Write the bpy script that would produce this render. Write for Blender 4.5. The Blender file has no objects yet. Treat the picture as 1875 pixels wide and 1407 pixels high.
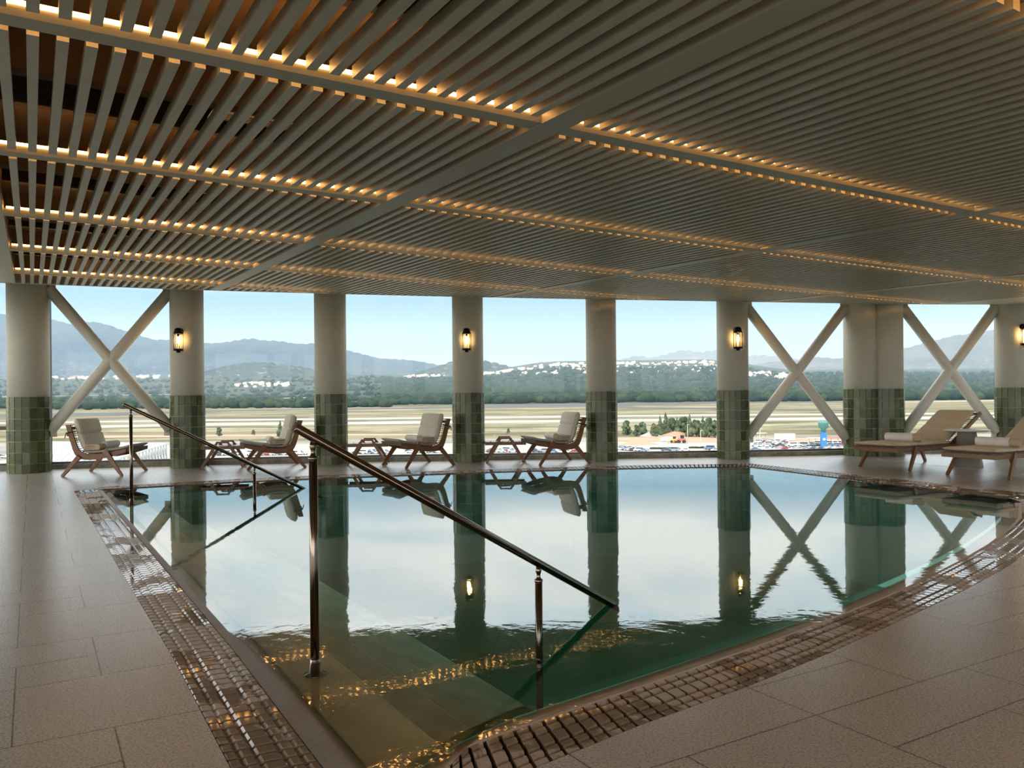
import bpy, bmesh, math, random
from mathutils import Vector, Matrix
from mathutils.geometry import tessellate_polygon
R = math.radians
C = bpy.context.scene.collection
sc = bpy.context.scene
rnd = random.Random(7)

# ------------------------------------------------------------------ camera
EYE = 1.2
cam_d = bpy.data.cameras.new('camera'); cam = bpy.data.objects.new('camera', cam_d); C.objects.link(cam)
cam_d.sensor_width = 36.0; cam_d.lens = 36.0 * 1477 / 1875
cam_d.shift_y = 14.9 / 1875
cam_d.clip_start = 0.05; cam_d.clip_end = 60000
ROLL = 0.0095
cam.matrix_world = Matrix.Translation((0, 0, EYE)) @ Matrix.Rotation(R(90), 4, 'X') @ Matrix.Rotation(-ROLL, 4, 'Z')
sc.camera = cam

# ------------------------------------------------------------------ exposure
sc.view_settings.view_transform = 'Standard'; sc.view_settings.look = 'None'
sc.view_settings.exposure = 0.25; sc.view_settings.gamma = 1.0
sc.view_settings.use_curve_mapping = False
sc.cycles.max_bounces = 10; sc.cycles.diffuse_bounces = 5; sc.cycles.glossy_bounces = 5
sc.cycles.transparent_max_bounces = 16; sc.cycles.sample_clamp_indirect = 6.0
sc.cycles.caustics_reflective = False; sc.cycles.caustics_refractive = False
sc.cycles.volume_bounces = 0

# ------------------------------------------------------------------ node helpers
class N:
    """tiny wrapper around a node tree"""
    def __init__(s, tree): s.t = tree; s.L = tree.links
    def n(s, typ, **kw):
        nd = s.t.nodes.new(typ)
        for k, v in kw.items():
            if k.startswith('i_'):
                key = k[2:]; key = int(key) if key.isdigit() else key.replace('_', ' ')
                s.put(nd.inputs[key], v)
            else: setattr(nd, k, v)
        return nd
    def put(s, sock, v):
        if isinstance(v, bpy.types.NodeSocket): s.L.new(v, sock)
        elif v is not None:
            if isinstance(v, (tuple, list)) and len(v) == 3 and sock.type == 'RGBA': v = (*v, 1)
            sock.default_value = v
    def m(s, op, a, b=None, c=None):
        nd = s.n('ShaderNodeMath', operation=op); s.put(nd.inputs[0], a); s.put(nd.inputs[1], b)
        if c is not None: s.put(nd.inputs[2], c)
        return nd.outputs[0]
    def ramp(s, fac, stops, interp='LINEAR'):
        nd = s.n('ShaderNodeValToRGB'); nd.color_ramp.interpolation = interp; s.put(nd.inputs[0], fac)
        e = nd.color_ramp.elements
        while len(e) > 1: e.remove(e[-1])
        e[0].position = stops[0][0]; e[0].color = (*stops[0][1], 1)
        for p, c in stops[1:]:
            x = e.new(p); x.color = (*c, 1)
        return nd.outputs[0]
    def mix(s, fac, a, b, mode='MIX'):
        nd = s.n('ShaderNodeMix', data_type='RGBA', blend_type=mode)
        s.put(nd.inputs[0], fac); s.put(nd.inputs[6], a); s.put(nd.inputs[7], b)
        return nd.outputs[2]
    def noise(s, vec, scale, detail=4, rough=.55, dist=0.0):
        nd = s.n('ShaderNodeTexNoise'); s.put(nd.inputs['Vector'], vec); nd.inputs['Scale'].default_value = scale
        nd.inputs['Detail'].default_value = detail; nd.inputs['Roughness'].default_value = rough
        nd.inputs['Distortion'].default_value = dist
        return nd.outputs['Fac']
    def maprange(s, v, a, b, c=0.0, d=1.0):
        nd = s.n('ShaderNodeMapRange'); s.put(nd.inputs[0], v)
        for i, x in enumerate((a, b, c, d)): nd.inputs[i+1].default_value = x
        return nd.outputs[0]
    def mapping(s, vec, scale=(1,1,1), rot=(0,0,0), loc=(0,0,0)):
        nd = s.n('ShaderNodeMapping'); s.put(nd.inputs[0], vec)
        nd.inputs['Scale'].default_value = scale; nd.inputs['Rotation'].default_value = rot; nd.inputs['Location'].default_value = loc
        return nd.outputs[0]
    def bump(s, h, strength=.3, dist=.01):
        nd = s.n('ShaderNodeBump'); s.put(nd.inputs['Height'], h); nd.inputs['Strength'].default_value = strength
        nd.inputs['Distance'].default_value = dist
        return nd.outputs[0]

def mat(name, col=(.5,.5,.5), rough=.5, metal=0.0, spec=.5, fn=None, **kw):
    m = bpy.data.materials.new(name); m.use_nodes = True
    t = N(m.node_tree); b = m.node_tree.nodes['Principled BSDF']
    b.inputs['Base Color'].default_value = (*col, 1); b.inputs['Roughness'].default_value = rough
    b.inputs['Metallic'].default_value = metal; b.inputs['Specular IOR Level'].default_value = spec
    for k, v in kw.items(): b.inputs[k.replace('_', ' ')].default_value = v
    if fn: fn(t, b)
    return m
def obj_co(t): return t.n('ShaderNodeTexCoord').outputs['Object']
def pos_co(t): return t.n('ShaderNodeNewGeometry').outputs['Position']

# ------------------------------------------------------------------ world: blue band low over the hills, bright cloud deck above
w = bpy.data.worlds.new('sky'); sc.world = w; w.use_nodes = True
t = N(w.node_tree); bg = w.node_tree.nodes['Background']
gen = t.n('ShaderNodeTexCoord').outputs['Generated']
sep = t.n('ShaderNodeSeparateXYZ', i_0=gen)
z = sep.outputs[2]
base = t.ramp(t.maprange(z, 0.0, .30), [(0, (.46,.56,.62)), (.10, (.36,.52,.62)), (.26, (.16,.40,.60)), (.42, (.07,.30,.56)), (1, (.15,.36,.62))])
cl = t.noise(t.mapping(gen, (1.6, 1.6, 5.0)), 2.6, 7, .55, .4)
cloudc = t.ramp(cl, [(.32, (.62,.80,.95)), (.45, (.88,.96,1.03)), (.60, (1.12,1.12,1.14))])
gain = t.ramp(t.maprange(z, .10, .50), [(0, (.30,)*3), (.10, (.36,)*3), (.38, (.58,)*3), (.55, (.95,)*3), (.75, (.75,)*3), (1, (.42,)*3)])
gain = t.mix(1.0, gain, (4,4,4), 'MULTIPLY')
hi = t.mix(1.0, cloudc, gain, 'MULTIPLY')
allc = t.mix(t.maprange(z, .115, .155), base, hi)
below = t.mix(t.maprange(z, -.02, 0.0), (.30,.30,.26), allc)
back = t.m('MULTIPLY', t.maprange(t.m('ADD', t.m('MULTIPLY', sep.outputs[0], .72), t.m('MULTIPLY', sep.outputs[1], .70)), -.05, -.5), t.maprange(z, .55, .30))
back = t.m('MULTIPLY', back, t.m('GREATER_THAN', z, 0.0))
below = t.mix(back, below, (4.6, 4.5, 4.3))          # extra sky brightness added behind and left of the viewpoint to fill the interior
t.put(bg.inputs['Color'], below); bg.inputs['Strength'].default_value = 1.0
w.cycles.sampling_method = 'AUTOMATIC'
SUN_DIR = Vector((.12, .62, -.78))
sd = bpy.data.lights.new('sun', 'SUN'); sd.energy = 1.9; sd.angle = R(.6); sd.color = (1.0, .95, .86)
so = bpy.data.objects.new('sun', sd); C.objects.link(so)
so.rotation_euler = SUN_DIR.to_track_quat('-Z', 'Y').to_euler(); so.location = (-40, -80, 90)

# ------------------------------------------------------------------ object helpers
def tag(o, label=None, cat=None, group=None, kind=None):
    if label: o['label'] = label
    if cat: o['category'] = cat
    if group: o['group'] = group
    if kind: o['kind'] = kind
    return o
def thing(name, label, cat, loc=(0,0,0), rz=0, group=None):
    o = bpy.data.objects.new(name, None); C.objects.link(o); o.empty_display_size = .1
    o.location = loc; o.rotation_euler = (0, 0, rz)
    return tag(o, label, cat, group)
def copy_tree(o, parent=None):
    c = o.copy(); C.objects.link(c)
    if parent is not None: c.parent = parent
    for ch in list(o.children): copy_tree(ch, c)
    return c
class MB:
    def __init__(s): s.v = []; s.f = []; s.sm = []
    def add(s, vs, fs, smooth=False):
        k = len(s.v); s.v += [tuple(p) for p in vs]; s.f += [tuple(i + k for i in f) for f in fs]; s.sm += [smooth] * len(fs)
        return s
    def hexa(s, p8):   # bottom 4 (ccw) then top 4
        return s.add(p8, [(3,2,1,0),(4,5,6,7),(0,1,5,4),(1,2,6,5),(2,3,7,6),(3,0,4,7)])
    def box(s, c, d, rz=0):
        cs, sn = math.cos(rz), math.sin(rz); hx, hy, hz = d[0]/2, d[1]/2, d[2]/2
        P = []
        for zz in (-hz, hz):
            for x, y in ((-hx,-hy),(hx,-hy),(hx,hy),(-hx,hy)):
                P.append((c[0]+x*cs-y*sn, c[1]+x*sn+y*cs, c[2]+zz))
        return s.hexa(P)
    def bar(s, a, b, wa, wb=None, side=Vector((0,1,0)), t=None, tb=None):   # tapered bar; side = direction of thickness
        a = Vector(a); b = Vector(b); wb = wb or wa; t = t or wa; tb = tb or t; d = (b-a).normalized()
        sd_ = (side - d*side.dot(d)).normalized(); n = d.cross(sd_)
        P = []
        for p, w_, t_ in ((a, wa, t), (b, wb, tb)):
            for i, j in ((-1,-1),(1,-1),(1,1),(-1,1)): P.append(p + n*(i*w_/2) + sd_*(j*t_/2))
        return s.hexa(P)
    def tube(s, pts, r, n=12, cap=True, smooth=True, closed=False):
        pts = [Vector(p) for p in pts]; k = len(pts); rs = r if isinstance(r, (list, tuple)) else [r]*k
        V = []; up = Vector((0, 0, 1)); last = None
        for i, p in enumerate(pts):
            if closed: d = (pts[(i+1)%k] - pts[i-1])
            else: d = pts[min(i+1, k-1)] - pts[max(i-1, 0)]
            d.normalize()
            if last is None:
                u = d.cross(up)
                if u.length < .05: u = d.cross(Vector((0,1,0)))
            else: u = last - d*last.dot(d)
            u.normalize(); last = u; v = d.cross(u)
            for j in range(n):
                q = 2*math.pi*j/n; V.append(p + (u*math.cos(q) + v*math.sin(q))*rs[i])
        F = []
        for i in range(k if closed else k-1):
            for j in range(n):
                a0 = i*n+j; a1 = i*n+(j+1)%n; b0 = ((i+1)%k)*n+j; b1 = ((i+1)%k)*n+(j+1)%n
                F.append((a0, a1, b1, b0))
        s.add(V, F, smooth)
        if cap and not closed:
            s.add(V[:n], [tuple(range(n))[::-1]]); s.add(V[-n:], [tuple(range(n))])
        return s
    def lathe(s, prof, n=24, c=(0,0,0), smooth=True):    # prof: (r,z) bottom to top
        V = []
        for r, z_ in prof:
            for j in range(n):
                q = 2*math.pi*j/n; V.append((c[0]+r*math.cos(q), c[1]+r*math.sin(q), c[2]+z_))
        F = [(i*n+j, i*n+(j+1)%n, (i+1)*n+(j+1)%n, (i+1)*n+j) for i in range(len(prof)-1) for j in range(n)]
        s.add(V, F, smooth)
        s.add(V[:n], [tuple(range(n))[::-1]]); s.add(V[-n:], [tuple(range(n))])
        return s
    def prism(s, poly, y0, y1):    # poly in xz, extruded in y
        n = len(poly)
        V = [(x, y0, z_) for x, z_ in poly] + [(x, y1, z_) for x, z_ in poly]
        F = [(i, i+n, (i+1)%n+n, (i+1)%n) for i in range(n)]
        tri = tessellate_polygon([[Vector((x, z_, 0)) for x, z_ in poly]])
        F += [tuple(q) for q in tri] + [tuple(i+n for i in q[::-1]) for q in tri]
        return s.add(V, F)
    def build(s, name, material, parent=None, bevel=0, sub=0, fix=True):
        me = bpy.data.meshes.new(name); me.from_pydata(s.v, [], s.f)
        me.polygons.foreach_set('use_smooth', s.sm)
        if fix:
            bm = bmesh.new(); bm.from_mesh(me); bmesh.ops.remove_doubles(bm, verts=bm.verts, dist=1e-5)
            bmesh.ops.recalc_face_normals(bm, faces=bm.faces); bm.to_mesh(me); bm.free()
        me.materials.append(material); me.update()
        o = bpy.data.objects.new(name, me); C.objects.link(o)
        if parent is not None: o.parent = parent
        if bevel:
            md = o.modifiers.new('bevel', 'BEVEL'); md.width = bevel; md.segments = 2; md.limit_method = 'ANGLE'
        if sub:
            md = o.modifiers.new('sub', 'SUBSURF'); md.levels = sub; md.render_levels = sub
        return o
def grid_faces(nu, nv, cu=False):
    F = []
    for i in range(nu if cu else nu-1):
        for j in range(nv-1):
            a = i*nv+j; b = ((i+1) % nu)*nv+j
            F.append((a, b, b+1, a+1))
    return F

# ------------------------------------------------------------------ grid frame of the ceiling and the floor tiles
TH = .5368
AX = Vector((math.cos(TH), math.sin(TH), 0)); BX = Vector((-math.sin(TH), math.cos(TH), 0))
def ab(x, y): return (x*AX.x + y*AX.y, x*BX.x + y*BX.y)
def xy(a, b): p = AX*a + BX*b; return p.x, p.y
def cz(x, y): return 2.7314 - .0171*x + .0117*(y - 8)
def CP(a, b, h):
    x, y = xy(a, b); return (x, y, cz(x, y) + h)

# ------------------------------------------------------------------ materials
def m_floor():
    m = mat('stone_tiles', rough=.5, spec=.6)
    t = N(m.node_tree); b = m.node_tree.nodes['Principled BSDF']
    pos = pos_co(t)
    rot = t.mapping(pos, rot=(0, 0, -TH))
    sp = t.n('ShaderNodeSeparateXYZ', i_0=rot)
    U = .3175; a = t.m('ADD', sp.outputs[0], .07 + 5*U*10); bb = t.m('ADD', sp.outputs[1], -1.985 + 4*U*10)
    a = t.m('DIVIDE', a, U); bb = t.m('DIVIDE', bb, U)
    a = t.m('MODULO', a, 5.0); bb = t.m('MODULO', bb, 4.0)
    W = .0105
    def line(v, c, per):   # 1 on a line v==c (periodic)
        d = t.m('ABSOLUTE', t.m('SUBTRACT', v, c))
        if per: d = t.m('MINIMUM', d, t.m('SUBTRACT', per, d))
        return t.m('LESS_THAN', d, W)
    def rng(v, lo, hi): return t.m('MULTIPLY', t.m('GREATER_THAN', v, lo), t.m('LESS_THAN', v, hi))
    low = t.m('LESS_THAN', bb, 2.0); high = t.m('GREATER_THAN', bb, 2.0)
    segs = [line(bb, 0.0, 4.0), line(bb, 2.0, 4.0),
            t.m('MULTIPLY', line(a, 0.0, 5.0), t.m('LESS_THAN', bb, 3.0)),
            t.m('MULTIPLY', line(a, 3.0, None), t.m('GREATER_THAN', bb, -1)),
            t.m('MULTIPLY', line(a, 1.0, None), high),
            t.m('MULTIPLY', line(bb, 1.0, None), t.m('GREATER_THAN', a, 3.0)),
            t.m('MULTIPLY', line(bb, 3.0, None), t.m('SUBTRACT', 1.0, rng(a, 1.0, 3.0)))]
    j = segs[0]
    for s_ in segs[1:]: j = t.m('MAXIMUM', j, s_)
    # which tile: a rough id for tint
    ida = t.m('ADD', t.m('GREATER_THAN', a, 3.0), t.m('MULTIPLY', 2.0, t.m('FLOOR', t.m('DIVIDE', sp.outputs[0], 5*U))))
    idb = t.m('FLOOR', t.m('DIVIDE', t.m('ADD', sp.outputs[1], -1.985), 2*U))
    wn = t.n('ShaderNodeTexWhiteNoise', noise_dimensions='3D'); cb = t.n('ShaderNodeCombineXYZ', i_0=ida, i_1=idb)
    t.put(wn.inputs[0], cb.outputs[0])
    n1 = t.noise(pos, .9, 2, .5); n2 = t.noise(pos, 110, 3, .7); n3 = t.noise(pos, 26, 4, .7)
    c = t.ramp(n1, [(.25, (.355,.325,.28)), (.75, (.43,.40,.35))])
    c = t.mix(t.maprange(wn.outputs[0], 0, 1, 0, .5), c, (.42,.37,.31))
    c = t.mix(t.maprange(n2, .36, .46, .75, 0), c, (.10,.072,.05))
    c = t.mix(t.m('MULTIPLY', j, .93), c, (.03,.022,.018))
    t.put(b.inputs['Base Color'], c)
    t.put(b.inputs['Roughness'], t.maprange(n2, .3, .7, .24, .30))
    h = t.m('SUBTRACT', t.m('MULTIPLY', n2, .5), j)
    t.put(b.inputs['Normal'], t.bump(h, .10, .0012))
    return m
M = {}
M['floor'] = m_floor()
def f_(t, b):
    g = t.n('ShaderNodeNewGeometry'); r = g.outputs['Random Per Island']
    c = t.ramp(r, [(0, (.032,.042,.010)), (.35, (.055,.071,.019)), (.7, (.078,.100,.030)), (1, (.112,.138,.052))])
    n = t.noise(obj_co(t), 9, 4, .6)
    c = t.mix(t.maprange(n, .4, .7, 0, .25), c, (.11,.13,.05))
    t.put(b.inputs['Base Color'], c); t.put(b.inputs['Normal'], t.bump(n, .25, .01))
    t.put(b.inputs['Roughness'], t.maprange(n, .3, .7, .20, .34))
M['green_tile'] = mat('green_glazed_tile', spec=.4, fn=f_)
M['grout'] = mat('tile_grout', (.50,.52,.42), .8)
def f_(t, b):
    n = t.noise(obj_co(t), 3, 5, .6); t.put(b.inputs['Base Color'], t.ramp(n, [(.3, (.53,.525,.44)), (.7, (.59,.585,.50))]))
M['plaster'] = mat('column_plaster', rough=.75, fn=f_)
M['pipe'] = mat('painted_steel', (.70,.69,.61), .42)
def f_(t, b):
    n = t.noise(t.mapping(pos_co(t), (1,1,1), rot=(0,0,-TH)), 6, 5, .65)
    t.put(b.inputs['Base Color'], t.ramp(n, [(.3, (.43,.44,.36)), (.7, (.50,.51,.42))]))
    t.put(b.inputs['Normal'], t.bump(n, .08, .005))
M['slat'] = mat('ceiling_slat_paint', rough=.45, fn=f_)
M['plank'] = mat('ceiling_plank_paint', (.42,.43,.35), .5)
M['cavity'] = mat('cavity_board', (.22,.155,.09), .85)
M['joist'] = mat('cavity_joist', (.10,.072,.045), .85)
M['wall'] = mat('warm_wall_plaster', (.46,.41,.34), .85)
def emis(name, col, s):
    m = bpy.data.materials.new(name); m.use_nodes = True; nt = m.node_tree; nt.nodes.clear()
    e = nt.nodes.new('ShaderNodeEmission'); e.inputs[0].default_value = (*col, 1); e.inputs[1].default_value = s
    o = nt.nodes.new('ShaderNodeOutputMaterial'); nt.links.new(e.outputs[0], o.inputs[0]); return m
M['led'] = emis('led_strip', (1.0, .44, .12), 18)
M['bulb'] = emis('bulb_glow', (1.0, .56, .20), 60)
M['black'] = mat('black_metal', (.012,.012,.013), .35, metal=.7)
M['steel'] = mat('bronzed_steel', (.20,.16,.125), .18, metal=1.0)
M['frame'] = mat('window_frame_metal', (.10,.10,.10), .4, metal=.5)
def f_(t, b):
    n = t.noise(obj_co(t), 8, 5, .7); t.put(b.inputs['Base Color'], t.ramp(n, [(.35, (.16,.145,.10)), (.6, (.30,.28,.22)), (.75, (.42,.40,.33))]))
M['sill'] = mat('sill_stone', rough=.6, fn=f_)
def f_(t, b):
    v = t.mapping(obj_co(t), (3, 22, 22)); n = t.noise(v, 3.5, 6, .6, .6)
    t.put(b.inputs['Base Color'], t.ramp(n, [(.3, (.085,.032,.007)), (.55, (.17,.070,.017)), (.75, (.25,.112,.031))]))
    t.put(b.inputs['Normal'], t.bump(n, .1, .003))
M['wood'] = mat('oiled_teak', rough=.42, fn=f_)
def fab(c0, c1, stripes):
    def f(t, b):
        o = obj_co(t); n = t.noise(o, 140, 3, .7); n2 = t.noise(o, 6, 3, .6)
        c = t.ramp(n2, [(.3, c0), (.7, c1)]); c = t.mix(t.maprange(n, .35, .65, 0, .22), c, tuple(x*.55 for x in c0))
        h = n
        if stripes:
            wv = t.n('ShaderNodeTexWave', wave_type='BANDS', bands_direction='Y'); t.put(wv.inputs[0], o)
            wv.inputs['Scale'].default_value = 8.5; wv.inputs['Distortion'].default_value = .25
            h = t.m('ADD', t.m('MULTIPLY', n, .3), wv.outputs['Fac'])
            c = t.mix(t.maprange(wv.outputs['Fac'], 0, .25, .6, 0), c, tuple(x*.45 for x in c0))
        t.put(b.inputs['Base Color'], c); t.put(b.inputs['Normal'], t.bump(h, .35, .006))
    return f
M['cushion'] = mat('cream_ribbed_fabric', rough=.95, spec=.15, fn=fab((.60,.56,.47), (.68,.64,.54), True))
M['pad'] = mat('grey_seat_fabric', rough=.95, spec=.15, fn=fab((.34,.32,.27), (.41,.385,.33), True))
M['mattress'] = mat('tan_mattress_fabric', rough=.95, spec=.15, fn=fab((.52,.43,.30), (.60,.51,.37), False))
M['towel'] = mat('white_terry', rough=1.0, spec=.1, fn=fab((.68,.66,.60), (.74,.72,.66), False))
M['tan_towel'] = mat('beige_terry', rough=1.0, spec=.1, fn=fab((.42,.34,.24), (.50,.42,.31), False))
M['rope'] = mat('woven_rope', (.17,.13,.10), .8)
M['strap'] = mat('dark_strap', (.02,.018,.016), .8)
M['tabletop'] = mat('pale_stone_top', (.50,.49,.44), .35)
M['staves'] = mat('grey_timber_staves', (.17,.155,.12), .6)
def f_(t, b):
    p = pos_co(t)
    n = t.noise(p, 2.3, 5, .65, .5); n2 = t.noise(p, 30, 3, .6)
    wet = t.maprange(n, .46, .52)
    t.put(b.inputs['Base Color'], t.mix(wet, t.ramp(n2, [(.3, (.28,.20,.135)), (.7, (.36,.27,.19))]), (.22,.155,.105)))
    t.put(b.inputs['Roughness'], t.mix(wet, (.42,)*3, (.05,)*3))
M['grate'] = mat('overflow_grate', rough=.3, spec=.7, fn=f_)
M['gutter'] = mat('dark_gutter', (.008,.008,.009), .5)
def f_(t, b):
    p = pos_co(t); n = t.noise(p, 60, 3, .7); n1 = t.noise(p, 3, 4, .6)
    c = t.ramp(n1, [(.3, (.21,.155,.10)), (.7, (.28,.21,.145))]); c = t.mix(t.maprange(n, .35, .5, .5, 0), c, (.09,.065,.045))
    t.put(b.inputs['Base Color'], c); t.put(b.inputs['Normal'], t.bump(n, .25, .002))
M['coping'] = mat('wet_coping_stone', rough=.5, fn=f_)
def f_(t, b):
    p = pos_co(t); wv = t.n('ShaderNodeTexWave', wave_type='BANDS', bands_direction='DIAGONAL'); t.put(wv.inputs[0], p)
    wv.inputs['Scale'].default_value = 2.2; wv.inputs['Distortion'].default_value = 1.6; wv.inputs['Detail'].default_value = 2
    n = t.noise(p, 4, 4, .6)
    c = t.ramp(n, [(.3, (.44,.32,.13)), (.7, (.60,.45,.21))])
    t.put(b.inputs['Base Color'], t.mix(t.m('MULTIPLY', wv.outputs['Fac'], .35), c, (.30,.24,.11)))
M['step'] = mat('submerged_step_stone', rough=.6, fn=f_)
M['basin'] = mat('basin_tile', (.38,.86,.80), .4)
def m_water():
    m = bpy.data.materials.new('pool_water'); m.use_nodes = True; nt = m.node_tree; nt.nodes.clear(); t = N(nt)
    p = pos_co(t)
    n1 = t.noise(t.mapping(p, (1, 1, 1), rot=(0, 0, .4)), 2.2, 3, .5, .6); n2 = t.noise(p, 11, 3, .6, .5)
    y = t.n('ShaderNodeSeparateXYZ', i_0=p).outputs[1]
    amp = t.maprange(y, 3.0, 7.5, 1.0, .10)
    h = t.m('MULTIPLY', t.m('ADD', n1, t.m('MULTIPLY', n2, .22)), amp)
    bp_ = t.bump(h, .22, .011)
    gl = t.n('ShaderNodeBsdfGlossy'); t.put(gl.inputs['Roughness'], t.m('MULTIPLY', amp, .03)); t.put(gl.inputs['Normal'], bp_)
    gl.inputs['Color'].default_value = (.96,1,.99,1)
    tr = t.n('ShaderNodeBsdfTransparent'); tr.inputs[0].default_value = (.92,.97,.95,1)
    fr = t.n('ShaderNodeFresnel'); t.put(fr.inputs['IOR'], t.maprange(t.n('ShaderNodeNewGeometry').outputs['Backfacing'], 0, 1, 1.52, 1/1.52)); t.put(fr.inputs['Normal'], bp_)
    ms = t.n('ShaderNodeMixShader'); t.put(ms.inputs[0], fr.outputs[0]); t.put(ms.inputs[1], tr.outputs[0]); t.put(ms.inputs[2], gl.outputs[0])
    o = t.n('ShaderNodeOutputMaterial'); t.put(o.inputs[0], ms.outputs[0]); return m
M['water'] = m_water()
def m_glass(name, ior, tint):
    m = bpy.data.materials.new(name); m.use_nodes = True; nt = m.node_tree; nt.nodes.clear(); t = N(nt)
    gl = t.n('ShaderNodeBsdfGlossy'); gl.inputs['Roughness'].default_value = .0
    tr = t.n('ShaderNodeBsdfTransparent'); tr.inputs[0].default_value = (*tint, 1)
    fr = t.n('ShaderNodeFresnel'); t.put(fr.inputs['IOR'], t.maprange(t.n('ShaderNodeNewGeometry').outputs['Backfacing'], 0, 1, ior, 1/ior))
    ms = t.n('ShaderNodeMixShader'); t.put(ms.inputs[0], fr.outputs[0]); t.put(ms.inputs[1], tr.outputs[0]); t.put(ms.inputs[2], gl.outputs[0])
    o = t.n('ShaderNodeOutputMaterial'); t.put(o.inputs[0], ms.outputs[0]); return m
M['glass'] = m_glass('window_glass', 1.2, (.97,.99,.985))

# ------------------------------------------------------------------ polylines of the place
LEFT_OUT = [(-.60,2.06), (-.917,2.592), (-1.594,3.742), (-2.673,5.491), (-5.56,10.22)]
LEFT_IN = [(-.36,2.18), (-.613,2.586), (-1.338,3.826), (-2.568,5.841), (-5.32,10.34)]
NEAR_OUT = [(-.60,2.06), (-.024,2.50), (.444,2.89), (.915,3.24), (1.426,3.66), (1.931,4.11), (2.641,4.752), (3.18,5.27), (3.72,5.83), (4.4,6.62), (5.0,7.4), (5.7,8.45)]
NEAR_IN = [(-.36,2.18), (-.164,2.74), (.115,2.965), (.70,3.42), (1.25,3.865), (1.70,4.25), (2.161,4.66), (2.55,5.03), (3.19,5.68), (3.70,6.23), (4.25,6.88), (4.70,7.45), (5.33,8.45)]
FAR_OUT = [(-5.56,10.22), (-5.40,10.70), (-3.879,11.50), (-3.0,11.86), (-1.6,12.28), (-.2,12.62), (1.0,12.88), (2.289,13.06), (3.86,13.13)]
FAR_IN = [(-5.32,10.34), (-5.25,10.44), (-3.76,11.17), (-2.703,11.50), (-1.5,11.86), (-.2,12.20), (.9,12.42), (2.184,12.58), (3.70,12.66)]
RIGHT_OUT = [(3.86,13.13), (4.75,11.40), (5.80,9.25), (5.95,8.9), (5.7,8.45)]
RIGHT_IN = [(3.70,12.66), (4.47,10.90), (5.42,8.80), (5.33,8.45)]
SILL = [(-9.9,12.45), (-8.3,13.12), (-7.19,13.47), (-5.5,13.82), (-4.15,14.0), (-2.3,14.2), (0,14.32), (2.53,14.40), (5.15,14.62), (6.5,14.80), (8.9,14.80), (11.2,14.80)]
def resample(pl, n):
    P = [Vector((x, y, 0)) for x, y in pl]; L = [0]
    for i in range(len(P)-1): L.append(L[-1] + (P[i+1]-P[i]).length)
    out = []
    for k in range(n):
        s_ = L[-1]*k/(n-1); i = 0
        while i < len(L)-2 and L[i+1] < s_: i += 1
        out.append(P[i].lerp(P[i+1], (s_-L[i])/(L[i+1]-L[i]) if L[i+1] > L[i] else 0))
    return out
def pl_len(pl): return sum((Vector(pl[i+1])-Vector(pl[i])).length for i in range(len(pl)-1))
def interp_y(pl, x):
    for (x0, y0), (x1, y1) in zip(pl, pl[1:]):
        if x0 <= x <= x1: return y0 + (y1-y0)*(x-x0)/(x1-x0)
    return pl[0][1] if x < pl[0][0] else pl[-1][1]

# ------------------------------------------------------------------ floor with the pool cut out
hole = NEAR_OUT[:-1] + RIGHT_OUT[::-1][:-1] + FAR_OUT[::-1][:-1] + LEFT_OUT[::-1][:-1]
outer = [(-10.2,-4.2), (11.6,-4.2), (11.6,15.2), (6.5,15.2), (2.5,14.85), (-2.3,14.65), (-5.5,14.3), (-7.9,13.7), (-10.2,12.6)]
def poly_mesh(name, loops, zt, zb, material, parent=None):
    mb = MB(); vs = [Vector((x, y, 0)) for lp in loops for x, y in lp]
    tri = tessellate_polygon([[Vector((x, y, 0)) for x, y in lp] for lp in loops])
    mb.add([(p.x, p.y, zt) for p in vs], [tuple(q) for q in tri]); mb.add([(p.x, p.y, zb) for p in vs], [tuple(q[::-1]) for q in tri])
    k = 0
    for lp in loops:
        n = len(lp)
        mb.add([(x, y, zt) for x, y in lp] + [(x, y, zb) for x, y in lp], [(i, (i+1)%n, (i+1)%n+n, i+n) for i in range(n)])
        k += n
    return mb.build(name, material, parent)
tag(poly_mesh('floor', [outer, hole], 0.0, -.25, M['floor']), kind='structure')

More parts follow.
